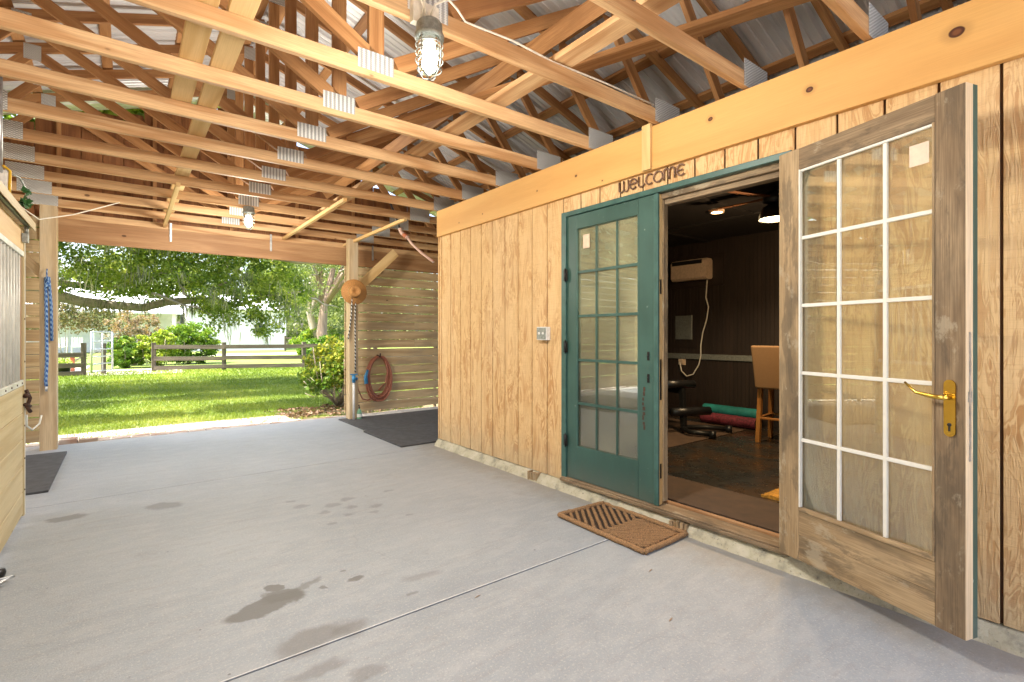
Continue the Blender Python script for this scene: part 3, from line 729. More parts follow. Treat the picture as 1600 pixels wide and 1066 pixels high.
# back faces the camera side (-x), seat beyond
for (sx,sy) in ((-1,-1),(-1,1),(1,-1),(1,1)):
    m=MB(); m.beam(rotp(SC,SA,(sx*.21,sy*.21,FZ)),rotp(SC,SA,(sx*.18,sy*.19,.74)),.045,.045,(0,1,0)); m.build('leg','oak',st)
for (a,b_) in (((-.2,-.19),(-.2,.19)),((.2,-.19),(.2,.19)),((-.19,.2),(.19,.2)),((-.19,-.2),(.19,-.2))):
    m=MB(); m.beam(rotp(SC,SA,(a[0],a[1],.37)),rotp(SC,SA,(b_[0],b_[1],.37)),.04,.022,(0,0,1)); m.build('stretcher','oak',st)
m=MB(); c=[rotp(SC,SA,(x_,y_,.72)) for x_,y_ in ((-.22,-.22),(.23,-.22),(.23,.22),(-.22,.22))]; m.prism(c,UZ,.12); m.build('seat','tanfab',st)
m=MB(); 
back=[]
for (yy,zz_) in ((-.22,.70),(.22,.70),(.25,1.17),(-.25,1.17)): back.append(rotp(SC,SA,(-.21-(zz_-.7)*.12,yy,zz_)))
nn=Vector(rotp((0,0),SA,(-1,0,0)))
m.prism(back,nn,.07); ob=m.build('backrest','tanfab',st); bv=ob.modifiers.new('b','BEVEL'); bv.width=.02; bv.segments=3
# weight bench
wb=thing('weight_bench','black metal weight bench with padded rollers on the brown mat','weight bench',(5.4,3.6,FZ))
z0=FZ+.012
m=MB(); m.tube([(5.30,3.13,z0+.04),(5.20,3.35,z0+.045),(5.27,3.50,z0+.05),(5.45,3.52,z0+.05),(5.60,3.38,z0+.05),(5.74,3.20,z0+.04)],.030,8); m.build('floor_bar','hardware',wb)
for c_ in ((5.30,3.12,z0+.04),(5.76,3.18,z0+.04)):
    m=MB(); m.lathe(c_,[(0,-.04),(.045,-.04),(.045,.03),(0,.03)],14,(.5,-1,0)); m.build('end_foot','black',wb)
m=MB(); m.beam((5.33,3.52,z0+.05),(5.42,3.60,z0+.52),.06,.06); m.beam((5.42,3.60,z0+.48),(5.55,4.6,z0+.50),.06,.06,(0,0,1)); m.beam((5.55,4.55,z0),(5.55,4.55,z0+.49),.05,.05,(1,0,0)); m.build('frame','hardware',wb)
m=MB(); m.tube([(5.18,3.58,z0+.25),(5.75,3.44,z0+.23)],.052,14); m.build('leg_roller','black',wb)
m=MB(); m.tube([(5.15,3.66,z0+.58),(5.60,3.56,z0+.56)],.050,14); m.build('leg_roller','black',wb)
m=MB(); m.box(5.22,5.72,3.66,4.75,z0+.52,z0+.57,'y',ch=.02); m.build('pad','black',wb)
m=MB()
for k in range(8):
    a=2*math.pi*k/8; m.lathe((5.0+.07*math.cos(a),3.98+.07*math.sin(a),z0+.05),[(0,-.035),(.03,-.028),(.045,0),(.03,.028),(0,.035)],10)
m.lathe((5.0,3.98,z0+.07),[(0,-.06),(.05,-.05),(.075,0),(.05,.05),(0,.06)],14); o=m.build('exercise_toy','yellow'); tag(o,'yellow vinyl dumbbells heaped beside the weight bench','dumbbells')
for (x_,y_,lab) in ((4.80,4.02,'black round dumbbell with a steel band left of the yellow dumbbells'),(5.05,4.30,'black dumbbell behind the yellow dumbbells')):
    t=thing('dumbbell',lab,'dumbbell',(x_,y_,z0),'black dumbbells by the weight bench')
    for s_ in (-.09,.09): m=MB(); m.lathe((x_+s_,y_,z0+.09),[(0,-.04),(.085,-.035),(.09,0),(.085,.035),(0,.04)],18,(1,0,0)); m.build('weight','black',t)
    m=MB(); m.tube([(x_-.08,y_,z0+.09),(x_+.08,y_,z0+.09)],.016,10); m.build('grip','galv',t)

# ------------------------------------------------------------------ trusses
XC,ZR,SL=1.17,4.65,1/3.
TY=[.878+.612*k for k in range(-3,12)]
roofz=lambda x: ZR-SL*abs(x-XC)
def make_truss(y):
    t=thing('roof_truss','x','roof truss',(XC,y,2.73),'roof trusses over the aisle')
    T=.038; zb=2.73; zt=lambda x: roofz(x)-.045
    m=MB(); m.frame((-4.33,y-T/2,zb),(1,0,0),(0,0,1),(0,1,0),11.0,.089,T,ch=.003); m.build('bottom_chord','truss',t)
    for s_ in (-1,1):
        m=MB(); a=math.atan(SL); h=.089
        p0=Vector((XC+s_*.002,y,zt(XC)-h/2/math.cos(a))); p1=Vector((XC+s_*5.75,y,zt(XC+s_*5.75)-h/2/math.cos(a)))
        m.beam(p0,p1,h,T,(0,1,0),.003); m.build('top_chord','web',t)
    def web(x0,z0,x1,z1,nm='web',mat='web',wd=.089,dy=0):
        m=MB(); m.beam((x0,y+dy,z0),(x1,y+dy,z1),wd,T-.003,(0,1,0),.002); m.build(nm,mat,t)
    ub=lambda x: zt(x)-.09
    web(XC-.05,zb+.09,XC-.05,ub(XC)+.0,'king_post')
    for s_ in (-1,1):
        web(XC+s_*.07,zb+.11,XC+s_*1.83,ub(XC+1.83)-.0)
        web(XC+s_*1.86,ub(XC+1.86),XC+s_*2.74,zb+.11)
        web(XC+s_*2.76,zb+.11,XC+s_*3.66,ub(XC+3.66))
        web(XC+s_*3.70,ub(XC+3.70),XC+s_*4.3,zb+.10,wd=.07)
    yf=y-T/2-.0022
    def plate(x0,x1,z0,z1,mat='guss'):
        m=MB(); m.frame((x0,yf,z0),(1,0,0),(0,0,1),(0,1,0),x1-x0,z1-z0,.0015,g0=(0,0,0)); m.build('gusset_plate',mat,t)
    plate(XC-.16,XC+.05,zb+.035,zb+.142,'gussbar')
    plate(2.825,3.10,zb+.001,zb+.158); plate(-.86,-.60,zb+.001,zb+.128)
    plate(XC+1.79,XC+1.91,ub(XC+1.85)-.07,ub(XC+1.85)+.07); plate(XC-1.91,XC-1.79,ub(XC+1.85)-.07,ub(XC+1.85)+.07)
    plate(XC-.1,XC+.1,ub(XC)-.08,ub(XC)+.06)
    return t
ORDN=['','nearest the far gable','second in from the far gable','third in from the far gable','fourth in from the far gable','fifth in from the far gable','sixth in from the far gable','seventh in from the far gable','eighth in from the far gable, above the siding wall','ninth in from the far gable, above the green door','tenth in from the far gable, behind the near caged lamp','eleventh in from the far gable, its end over the switch side of the open door','twelfth in from the far gable, ending near the top right corner','thirteenth in from the far gable','fourteenth in from the far gable, almost overhead','fifteenth in from the far gable']
tr0=make_truss(TY[-1]); NTR=len(TY)
tr0['label']='pine roof truss, '+ORDN[1]
LB=[]
for i,y in enumerate(reversed(TY[:-1])):
    lab='pine roof truss, '+ORDN[i+2]
    if abs(y-2.102)<.01: lab='pine roof truss that carries the near caged lamp'
    if abs(y-1.49)<.01: lab='pine roof truss just nearer than the one with the near caged lamp'
    if abs(y-2.714)<.01: lab='pine roof truss just beyond the one with the near caged lamp'
    copy_tree(tr0,(XC,y,2.73),lab)
# longitudinal bracing (rests on / under the chords)
def brace(nm,lab,p0,p1,wd,th,mat,side=(0,0,1)):
    m=MB(); m.beam(p0,p1,wd,th,side,.002); o=m.build(nm,mat); return tag(o,lab,'brace','braces tying the roof trusses')
zt_=2.73+.089+.020
brace('truss_brace','wide pale board across the truss chords, left of two near the ceiling middle',(.29,-.9,zt_),(.29,4.1,zt_),.11,.036,'pale')
brace('truss_brace','long pale board across the truss chords running from the near left to the far header',(.44,2.3,zt_),(.43,7.9,zt_),.11,.036,'pale')
brace('truss_brace','narrow pale strip under the far truss chords at left',(.40,5.75,2.727),(.40,7.92,2.727-.03),.038,.04,'pale')
brace('truss_brace','long board across the truss chords right of the lamps',(1.98,.3,zt_+.02),(1.98,7.9,zt_),.13,.036,'truss')
brace('truss_brace','narrow pale strip under the far truss chords in the middle',(1.85,5.3,2.727),(1.84,7.92,2.70),.038,.04,'pale')
brace('truss_brace','narrow pale strip under the far truss chords beside the hanging rope',(2.76,5.75,2.727),(2.74,7.92,2.70),.038,.04,'pale')
brace('truss_brace','diagonal brown board high between the truss webs at right',(3.45,.2,3.25),(1.35,5.3,3.05),.13,.036,'web')
brace('truss_brace','board on edge tying the webs right of the ridge',(2.42,-.9,3.42),(2.42,7.8,3.42),.12,.036,'web',(.8,0,.6))

# ------------------------------------------------------------------ roof
rf=thing('barn_roof','ribbed metal roof on wooden purlins over the aisle','roof',(XC,3.6,ZR))
for s_ in (-1,1):
    m=MB(); ys=[]; y=-1.5
    prof=[]  # cross-section of a ribbed panel along Y
    while y<8.25:
        for (dy,dz) in ((0,0),(.045,0),(.052,.010),(.066,.010),(.073,0),(.125,0),(.132,.010),(.146,.010),(.153,0),(.187,0),(.203,.030),(.224,.030),(.240,0)):
            prof.append((y+dy,dz))
        y+=.2401
    vs=[];fs=[]
    for x_ in (0,5.9):
        for (yy,dz) in prof: vs.append((XC+s_*(x_+.0),yy,ZR-SL*x_+dz+.004))
    n=len(prof)
    for i in range(n-1): fs.append((i,i+1,n+i+1,n+i) if s_<0 else (i,n+i,n+i+1,i+1))
    m.add(vs,fs,vs); m.build('metal_sheet','roof',rf)
for s_ in (-1,1):
    for d in (.08,.70,1.32,1.94,2.56,3.18,3.80,4.42,5.04,5.66):
        m=MB(); x_=XC+s_*d; zc=ZR-SL*d-.022
        m.frame((x_-.042,-1.45,zc-.019-(-SL*s_*.0)),(0,1,0),(1,0,-SL*s_),(SL*s_,0,1),9.65,.084,.036); m.build('purlin','web',rf)
m=MB()
m.prism([(XC,8.16,ZR+.05),(XC-.16,8.16,ZR+.0),(XC-.16,8.16,ZR-.0)],(0,1,0),.001)
# gable wall (beyond the last truss), leaving the gap under the rake
gw=thing('gable_wall','dark brown boarded gable above the far opening','wall',(XC,7.97,2.66))
m=MB(); x_=-4.3
while x_<6.6:
    xm=x_+.1; top=ZR-SL*abs(xm-XC)-.20
    if top>2.75: m.box(x_+.004,x_+.2,7.965,7.985,2.66,top,'z',ch=.002)
    x_+=.204
m.build('boarding','gable',gw)
m=MB(); m.prism([(-2.9,7.9855,2.81),(5.24,7.9855,2.81),(XC+.4,7.9855,ZR-.36),(XC-.4,7.9855,ZR-.36)],(0,1,0),.004); m.build('backing_sheet','gable',gw)
m=MB(); m.box(-4.3,6.6,7.986,8.02,2.68,2.80,'x')
for x_ in (-2,-.62,.3,1.17,2.04,2.9,4.2): m.box(x_-.02,x_+.02,7.92,7.96,2.70,ZR-SL*abs(x_-XC)-.24,'z')
m.build('gable_stud','web',gw)
bh=thing('opening_beam','long reddish double board beam across the top of the far opening','beam',(1.1,7.9,2.39))
m=MB(); m.box(-.75,6.5,7.885,7.925,2.385,2.655,'x',ch=.003); m.build('beam_board','beamfar',bh)
m=MB(); m.box(-.75,6.5,7.897,7.935,2.657,2.735,'x',ch=.003); m.build('top_board','truss',bh)
for x_ in (.467,1.668,3.2):
    m=MB(); m.box(x_-.012,x_+.012,7.868,7.884,2.50,2.74,'z'); m.build('metal_strap','galv',bh)
# posts
m=MB(); m.box(-.755,-.610,7.585,7.73,0,2.735,'z',ch=.006); o=m.build('support_post','post'); tag(o,'square wooden post left of the far opening with a blue rope','post','posts beside the far opening')
m=MB(); m.box(2.665,2.805,7.462,7.60,0,2.735,'z',ch=.006); o=m.build('support_post','post'); tag(o,'square wooden post right of the far opening behind the hat','post','posts beside the far opening')
m=MB(); m.box(-.86,-.72,4.15,4.29,0,2.735,'z',ch=.006); o=m.build('support_post','truss'); tag(o,'wooden post behind the stall front at the left edge','post')
m=MB(); m.beam((2.78,7.66,1.93),(3.50,7.66,2.63),.14,.038,(0,1,0)); m.v=m.v; o=m.build('knee_brace','pale'); tag(o,'diagonal pale knee brace between the right post and the beam','brace')
m=MB(); m.beam((-.72,7.77,1.95),(-1.35,7.77,2.65),.10,.038,(0,1,0)); o=m.build('knee_brace','post'); tag(o,'diagonal knee brace behind the left post','brace')
# plank walls at the far end
def plankwall(x0,x1,lab):
    t=thing('plank_wall',lab,'plank wall',((x0+x1)/2,7.95,0))
    m=MB(); z=.045; 
    while z<2.64:
        h=.137; xs=[x0]; 
        while xs[-1]<x1-.6: xs.append(xs[-1]+random.choice((1.22,2.44,1.83)))
        xs[-1]=x1
        for a,b_ in zip(xs[:-1],xs[1:]):
            sag=random.uniform(-.002,.002)
            m.box(a+.001,b_-.001,7.937,7.957,z+sag,min(z+h,2.65)+sag,'x',ch=.001)
        z+=h+random.choice((.007,.010,.012))
    m.build('plank','plank',t)
    m=MB(); x=x0+.4
    while x<x1: m.box(x,x+.038,7.958,8.0,0,2.65,'z'); x+=1.22
    m.build('outer_stud','plank',t)
plankwall(2.76,6.5,'slatted plank wall behind the coiled red hose'); plankwall(-4.3,-.70,'slatted plank wall left of the far opening')
m=MB(); m.box(4.40,4.44,7.83,7.87,.5,1.75,'z',ch=.004); o=m.build('green_door_edge','greentrim'); tag(o,'thin green strip on the plank wall beside the siding corner','trim')

# ------------------------------------------------------------------ stall front at left
sf=thing('stall_door','sliding stall door with galvanised bars above pale planks','stall door',(-.58,3.6,.02))
XF=-.565; YE=4.92
m=MB(); z=.03
for h in (.155,.185,.185,.185,.19): m.box(XF-.035,XF-.004,2.3,YE-.05,z+.003,z+h-.001,'y',ch=.003); z+=h
m.build('plank','stall',sf)
m=MB(); m.box(XF-.04,XF,2.3,YE-.0505,.935,.975,'y',ch=.002); m.build('middle_rail','galvbar',sf)
m=MB()
m.box(XF-.045,XF+.002,YE-.05,YE-.012,.02,2.03,'z',ch=.003); m.build('end_stile','stall',sf)
m=MB(); m.box(XF-.046,XF+.004,YE-.0115,YE,.02,2.03,'z'); 
m.build('metal_edge','galvbar',sf)
m=MB(); m.box(XF-.05,XF-.010,YE-.11,YE-.051,.98,1.83,'z',ch=.003); m.build('inner_stile','beamfar',sf)
m=MB(); y=2.35
while y<YE-.12: m.tube([(XF-.016,y,.976),(XF-.016,y,1.835)],.011,10); y+=.105
m.build('bar','galvbar',sf)
m=MB(); m.box(XF-.042,XF+.002,2.3,YE-.051,1.836,1.872,'y',ch=.002); m.build('upper_rail','galvbar',sf)
m=MB(); m.box(XF-.04,XF-.002,2.3,YE-.051,1.8725,2.03,'y',ch=.003); m.build('top_board','pale',sf)
m=MB()
for z in (.2,.42,.65,.87,1.1,1.4): m.tube([(XF+.001,YE-.03,z),(XF+.006,YE-.03,z)],.006,8)
for y in (4.2,4.4,4.6,4.8): m.tube([(XF-.001,y,.955),(XF+.004,y,.955)],.006,8)
m.build('rivet','rust',sf)
lt=MB(); lt.tube([(XF+.01,YE-.03,.90),(XF+.03,YE-.02,.84),(XF+.015,YE-.03,.78),(XF+.03,YE-.0,.74)],.012,8); lt.tube([(XF+.01,YE-.06,.86),(XF+.02,YE-.02,.86)],.016,8); lt.tube([(XF+.01,YE-.06,.80),(XF+.025,YE+.01,.78)],.013,8)
o=lt.build('latch','rust'); tag(o,'rusty iron latch hanging at the edge of the stall door','latch')
lt=MB(); lt.tube([(XF+.01,YE+.0,.72),(XF+.01,YE+.01,.64),(XF+.03,YE+.08,.60),(XF+.06,YE+.16,.63),(XF+.07,YE+.18,.69)],.006,8)
o=lt.build('wire_hook','galvbar'); tag(o,'bent pale wire hook beside the rusty stall latch','hook')
tk=thing('door_track','pale sloping metal cover of the sliding door track','door track',(XF,3.6,2.05))
m=MB(); m.prism([(XF-.10,0.6,2.13),(XF+.055,.6,2.085),(XF+.055,.6,2.030),(XF+.050,.6,2.030),(XF+.050,.6,2.081),(XF-.10,.6,2.125)],(0,1,0),YE+.02-.6); m.build('cover','stall',tk)
m=MB(); m.tube([(XF+.02,.6,2.055),(XF+.02,YE-.02,2.055)],.016,8); m.build('rail','black',tk)
m=MB(); m.tube([(XF+.02,YE-.1,2.055),(XF+.02,YE-.1,1.98)],.012,8); m.box(XF-.0,XF+.03,YE-.13,YE-.07,1.93,1.99,'z'); m.build('roller_hanger','steel',tk)
# fixed stall front behind, nearer part (outside the frame mostly)
m=MB(); z=.03
while z<2.4: m.box(XF-.10,XF-.07,-2.5,2.25,z+.003,z+.18,'y',ch=.003); z+=.185
o=m.build('stall_wall','stall'); tag(o,'plank stall wall left of the camera','wall')
m=MB(); 
for yy in (2.3,4.7): 
    for k in range(14): m.box(-4.2,XF-.12,yy-.02,yy+.018,.03+k*.17,.195+k*.17,'x')
o=m.build('stall_partition','plank'); tag(o,'plank partition between the stalls behind the stall door','wall')
# electrical bits
el=thing('conduit','grey electrical conduit with yellow strap at the left wall top','conduit',(-.60,4.5,2.15))
m=MB(); m.tube([(-.62,4.42,2.30),(-.62,4.42,2.95)],.014,10); m.build('pipe','galv',el)
m=MB(); m.box(-.66,-.59,4.42,4.52,2.14,2.32,'z',ch=.006); m.build('junction_box','white',el)
m=MB(); m.tube([(-.585,4.47,2.12),(-.58,4.47,2.33),(-.60,4.40,2.34)],.008,8); m.build('yellow_strap','yellow',el)
m=MB(); m.tube([(-.6,4.52,2.33),(-.57,4.75,2.36),(-.55,4.9,2.30),(-.57,4.9,2.24)],.006,8); m.build('loop_wire','steel',el)
m=MB(); m.tube([(-.58,4.6,2.16),(-.5,5.0,2.13),(-.35,5.6,2.30),(-.2,6.2,2.50),(-.05,6.6,2.66)],.005,6); o=m.build('cable','cordw'); tag(o,'thin white cable drooping from the left wall toward the ceiling','cable')
def leaves_small(c,n,r,s,mat,nm):
    c=np.array(c); return foliage_mesh(nm,[(c,(r,r,r),n)],s,mat)
# hanging rope
m=MB(); m.tube([(2.75,6.2,3.05),(2.78,6.1,2.85),(2.80,6.0,2.66)],.014,8); hr0=m.build('tie_strap','black'); tag(hr0,'black strap hanging from the trusses beside the siding corner','strap')
m=MB(); m.tube([(2.80,6.0,2.66),(2.82,5.98,2.60),(2.84,5.85,2.52)],.026,10); rp=m.build('cross_tie_rope','ropepink'); tag(rp,'pale rope with red wrap hooked to the siding corner','rope')
m=MB(); m.tube([(2.84,5.85,2.52),(2.85,5.75,2.43),(2.86,5.5,2.28),(2.87,5.24,2.15)],.017,8); m.build('rope_tail','ropepink',rp)
m=MB(); m.tube([(2.83,5.93,2.57),(2.838,5.87,2.53)],.030,10); m.build('red_wrap','redbrown',rp)

# ------------------------------------------------------------------ caged lamps
def jarlamp(x,y,z,lab):
    t=thing('caged_lamp',lab,'caged lamp',(x,y,z),'caged jar lamps hung on the trusses')
    m=MB(); m.lathe((x,y,z),[(.0,0),(.050,0),(.058,-.012),(.060,-.055),(.066,-.060),(.066,-.075),(.058,-.078)],24); m.build('cap','steel',t)
    m=MB(); m.lathe((x,y,z),[(.050,-.078),(.052,-.12),(.052,-.175),(.044,-.21),(.028,-.235),(0,-.243)],24); m.build('glass_jar','jar',t)
    m=MB(); m.lathe((x,y,z),[(.0,-.10),(.022,-.10),(.024,-.12),(.040,-.145),(.044,-.175),(.034,-.205),(.015,-.218),(0,-.22)],18); m.build('bulb','bulb',t)
    m=MB(); m.lathe((x,y,z),[(0,-.079),(.03,-.079),(.028,-.105),(0,-.105)],14); m.build('socket','white',t)
    m=MB()
    for k in range(2):
        a=math.pi*k/2+.5; 
        for s_ in (1,-1):
            d=Vector((math.cos(a)*s_,math.sin(a)*s_,0)); c=Vector((x,y,z))
            m.tube([c+d*.060+UZ*-.075,c+d*.062+UZ*-.17,c+d*.055+UZ*-.215,c+d*.034+UZ*-.248,c+UZ*-.260],.0028,6)
    for h,r_ in ((-.105,.0615),(-.14,.0625),(-.175,.062),(-.215,.055)):
        m.tube([(x+r_*math.cos(2*math.pi*k/24),y+r_*math.sin(2*math.pi*k/24),z+h) for k in range(24)],.0025,6,closed=True)
    m.build('wire_cage','steel',t)
    light('lamp_light',(x,y,z-.19),LAMPW,(1,.93,.82),.16,None,1.8)
    return t
LAMPW=56
jarlamp(1.087,2.02,2.70,'near caged jar lamp, lit, hanging from a truss by white cables')
jarlamp(1.105,6.31,2.735,'far caged jar lamp, lit, seen small above the far opening')
m=MB()
m.box(1.02,1.15,2.045,2.08,2.70,2.80,'x'); 
m.tube([(1.06,2.06,2.70),(1.06,2.02,2.76),(.99,2.0,2.86),(.93,1.95,3.0)],.005,8)
m.tube([(1.075,2.03,2.70),(1.05,2.0,2.80),(1.02,1.98,3.05)],.005,8)
m.tube([(1.09,2.05,2.70),(1.10,1.99,2.77),(1.16,1.98,2.815),(1.24,2.03,2.825),(1.32,2.085,2.823),(1.6,2.07,2.825),(1.9,2.09,2.823),(2.3,2.075,2.826),(2.8,2.08,2.83)],.0055,8)
o=m.build('lamp_cable','cordw'); tag(o,'white cables looping from the near caged lamp along the truss','cable')

# ------------------------------------------------------------------ hat, ropes, hose, pipe, bottle
hat=thing('straw_hat','tan wide brimmed hat hanging on the right post','hat',(2.74,7.42,1.93))
m=MB(); m.lathe((2.735,7.445,1.935),[(.0,.0),(.09,.004),(.185,-.012),(.192,-.008),(.188,.002),(.10,.012),(.092,.02)],32,(-.12,-1,.05)); m.build('brim','straw',hat)
m=MB(); m.lathe((2.735,7.44,1.935),[(.094,.015),(.088,.06),(.078,.11),(.062,.118),(.03,.095),(0,.085)],28,(-.12,-1,.05)); m.build('crown','straw',hat)
m=MB(); m.lathe((2.735,7.44,1.935),[(.097,.016),(.0955,.034)],28,(-.12,-1,.05)); m.build('hat_band','pale',hat)
m=MB(); m.tube([(2.70,7.44,1.90),(2.69,7.44,1.6),(2.66,7.44,1.35),(2.64,7.44,1.22)],.010,8); m.tube([(2.755,7.44,1.95),(2.745,7.44,1.5),(2.75,7.44,1.1),(2.75,7.44,.72)],.011,8)
o=m.build('lead_rope','ropebw'); tag(o,'black and white twisted lead rope hanging below the hat','rope')
m=MB(); m.tube([(-.69,7.565,2.02),(-.69,7.545,1.97),(-.69,7.55,1.92)],.006,6); m.tube([(-.70,7.56,1.93),(-.695,7.555,1.5),(-.69,7.555,1.0),(-.70,7.56,.78),(-.695,7.56,.72)],.015,10); m.tube([(-.675,7.55,1.93),(-.655,7.555,1.6),(-.65,7.56,1.22)],.014,10)
m.tube([(-.69,7.55,1.93),(-.67,7.545,1.85),(-.70,7.54,1.80),(-.68,7.54,1.88)],.016,8)
o=m.build('lead_rope','ropeblue'); tag(o,'blue and white lead rope hanging on the left post','rope')
m=MB(); m.tube([(-.695,7.56,.72),(-.695,7.56,.66)],.012,8); m.build('snap_hook','galv',o)
hs=thing('garden_hose','red brown garden hose coiled on the plank wall','hose',(3.31,7.88,.2))
m=MB(); random.seed(5)
for k in range(9):
    P=[]; q_=k/8; rx=.165+.055*q_; rz=.315+.055*q_; cz=.60-.035*q_; cx=3.315+.008*math.sin(k*2.1); ph=random.uniform(0,6)
    for i in range(48):
        a=2*math.pi*i/48; zz_=cz+rz*math.sin(a)+.006*math.sin(3*a+ph); xx=cx+rx*math.cos(a)*(1-.10*max(0,math.sin(a)))+.006*math.cos(2*a+ph)
        P.append((xx,7.905-.016*(k%4),min(zz_,.915+.012*(k//4))))
    m.tube(P,.0135,8,closed=True)
m.tube([(3.40,7.83,.85),(3.44,7.83,.7),(3.40,7.83,.5),(3.28,7.83,.38)],.011,8)
m.tube([(2.78,7.50,.62),(2.86,7.6,.42),(2.98,7.75,.27),(3.1,7.84,.23),(3.22,7.86,.26)],.011,8)
m.build('coil','hose',hs)
m=MB(); m.tube([(3.30,7.93,.95),(3.30,7.82,.93),(3.30,7.80,.98)],.012,8); m.build('hanger','rust',hs)
m=MB(); m.tube([(3.10,7.83,.72),(3.06,7.82,.62),(3.07,7.82,.50)],[.018,.028,.032],10); m.build('spray_nozzle','bluer',hs)
pp=thing('standpipe','white standpipe with a blue tap at the right post','water pipe',(2.72,7.40,0))
m=MB(); m.tube([(2.715,7.41,0),(2.715,7.41,.62)],.017,12); m.build('pipe','white',pp)
m=MB(); m.tube([(2.715,7.41,.57),(2.715,7.41,.68)],.026,12); m.tube([(2.70,7.36,.62),(2.715,7.41,.64),(2.77,7.43,.62)],.02,10); m.box(2.66,2.77,7.395,7.415,.685,.70); m.build('tap','bluer',pp)
bt=thing('spray_bottle','green pump bottle standing at the foot of the right post','bottle',(2.81,7.42,0))
m=MB(); m.lathe((2.80,7.41,.0),[(0,0),(.034,0),(.036,.02),(.036,.12),(.026,.15),(.013,.16),(.013,.175)],20); m.build('bottle_body','bottle',bt)
m=MB(); m.lathe((2.80,7.41,.172),[(.014,0),(.014,.02),(.006,.022),(.006,.05)],12); m.tube([(2.80,7.41,.225),(2.78,7.38,.222)],.008,8); m.build('pump','black',bt)
m=MB(); m.lathe((2.80,7.41,.045),[(.0365,0),(.0365,.05)],20); m.build('paper_label','muntin',bt)

# mats
m=MB(); m.box(2.49,4.30,5.30,6.44,.001,.019,'x',ch=.003); o=m.build('rubber_mat','rubber'); tag(o,'black rubber mat beside the siding corner, nearer of two abutting','mat','black rubber mats in the right bay')
m=MB(); m.box(2.545,4.35,6.446,7.58,.001,.018,'x',ch=.003); o=m.build('rubber_mat','rubber'); tag(o,'black rubber mat below the coiled hose, farther of two abutting','mat','black rubber mats in the right bay')
m=MB(); m.prism([(-.50,5.56,.001),(-.505,7.30,.001),(-2.2,7.30,.001),(-2.2,5.56,.001)],UZ,.018); o=m.build('rubber_mat','rubber'); tag(o,'black rubber mat on the floor past the stall door at left','mat')
# doormat
dm=thing('doormat','brown coir doormat with diagonal ribs by the threshold','doormat',(2.62,2.22,0))
A0=Vector((2.425,2.60,.002)); A1=Vector((2.86,2.575,.002)); A2=Vector((2.84,1.855,.002)); A3=Vector((2.405,1.85,.002))
m=MB(); m.prism([A0,A3,A2,A1],UZ,.012); m.build('backing','coirdark',dm)
def q(u,v): # u 0..1 across X, v 0..1 from far to near
    a=A0.lerp(A1,u); b=A3.lerp(A2,u); return a.lerp(b,v)+UZ*.016
m=MB()
for e in ([q(0,0),q(1,0)],[q(1,0),q(1,1)],[q(1,1),q(0,1)],[q(0,1),q(0,0)]):
    n=24; P=[e[0].lerp(e[1],i/n)+Vector((random.uniform(-.003,.003),random.uniform(-.003,.003),random.uniform(-.002,.002))) for i in range(n+1)]; m.tube(P,.017,7)
m.build('woven_border','coir',dm)
m=MB()
def rib(a,b,r):
    n=max(3,int((b-a).length/.03)); P=[a.lerp(b,i/n)+Vector((random.uniform(-.002,.002),random.uniform(-.002,.002),random.uniform(-.002,.001))) for i in range(n+1)]; m.tube(P,r,6)
Wm,Lm=.435,.735
def clip(c0,du,dv,u0,u1,v0,v1):
    # line through c0 dir (du,dv) clipped to rect
    t0,t1=-9,9
    for c,d,a,b in ((c0[0],du,u0,u1),(c0[1],dv,v0,v1)):
        if abs(d)<1e-6:
            if c<a or c>b: return None
            continue
        ta,tb=(a-c)/d,(b-c)/d
        if ta>tb: ta,tb=tb,ta
        t0=max(t0,ta);t1=min(t1,tb)
    return (t0,t1) if t1-t0>.02 else None
for k in range(-5,30):
    r_=clip((k*.053,.0),-.6,.8,.03,Wm-.03,.03,Lm*.50-.01)
    if r_: rib(q((k*.053-r_[0]*.6)/Wm,(r_[0]*.8)/Lm),q((k*.053-r_[1]*.6)/Wm,(r_[1]*.8)/Lm),.0125)
for k in range(-40,30):
    r_=clip((k*.050,.0),.8,.6,.03,Wm-.03,Lm*.50,Lm-.03)
    if r_: rib(q((k*.050+r_[0]*.8)/Wm,(r_[0]*.6)/Lm),q((k*.050+r_[1]*.8)/Wm,(r_[1]*.6)/Lm),.0092)
m.build('rib','coir',dm)
# metal prongs lower left
pr=thing('metal_hoof_tool','small metal tool with curved prongs at the lower left edge','tool',(-.50,3.62,0))
m=MB(); m.tube([(-.75,3.60,.02),(-.55,3.66,.025),(-.47,3.665,.03),(-.458,3.655,.03),(-.52,3.64,.02),(-.75,3.56,.02)],.006,8); m.tube([(-.75,3.50,.02),(-.55,3.58,.02),(-.48,3.60,.035)],.007,8); m.build('prong','galv',pr)
m=MB(); m.lathe((-.530,3.75,.03),[(0,-.03),(.025,-.02),(.03,0),(.025,.02),(0,.03)],12); m.build('ball_grip','black',pr)
m=MB(); 
for (x_,y_) in ((1.93,1.35),(.33,1.95),(1.35,2.05),(2.25,1.7)): m.prism([(x_,y_,.001),(x_+.03,y_+.004,.003),(x_+.045,y_+.012,.001),(x_+.02,y_+.009,.002)],UZ,.001)
o=m.build('leaf_debris','litter'); tag(o,'tiny dry leaf bits scattered on the grey floor','leaf litter',kind='stuff')

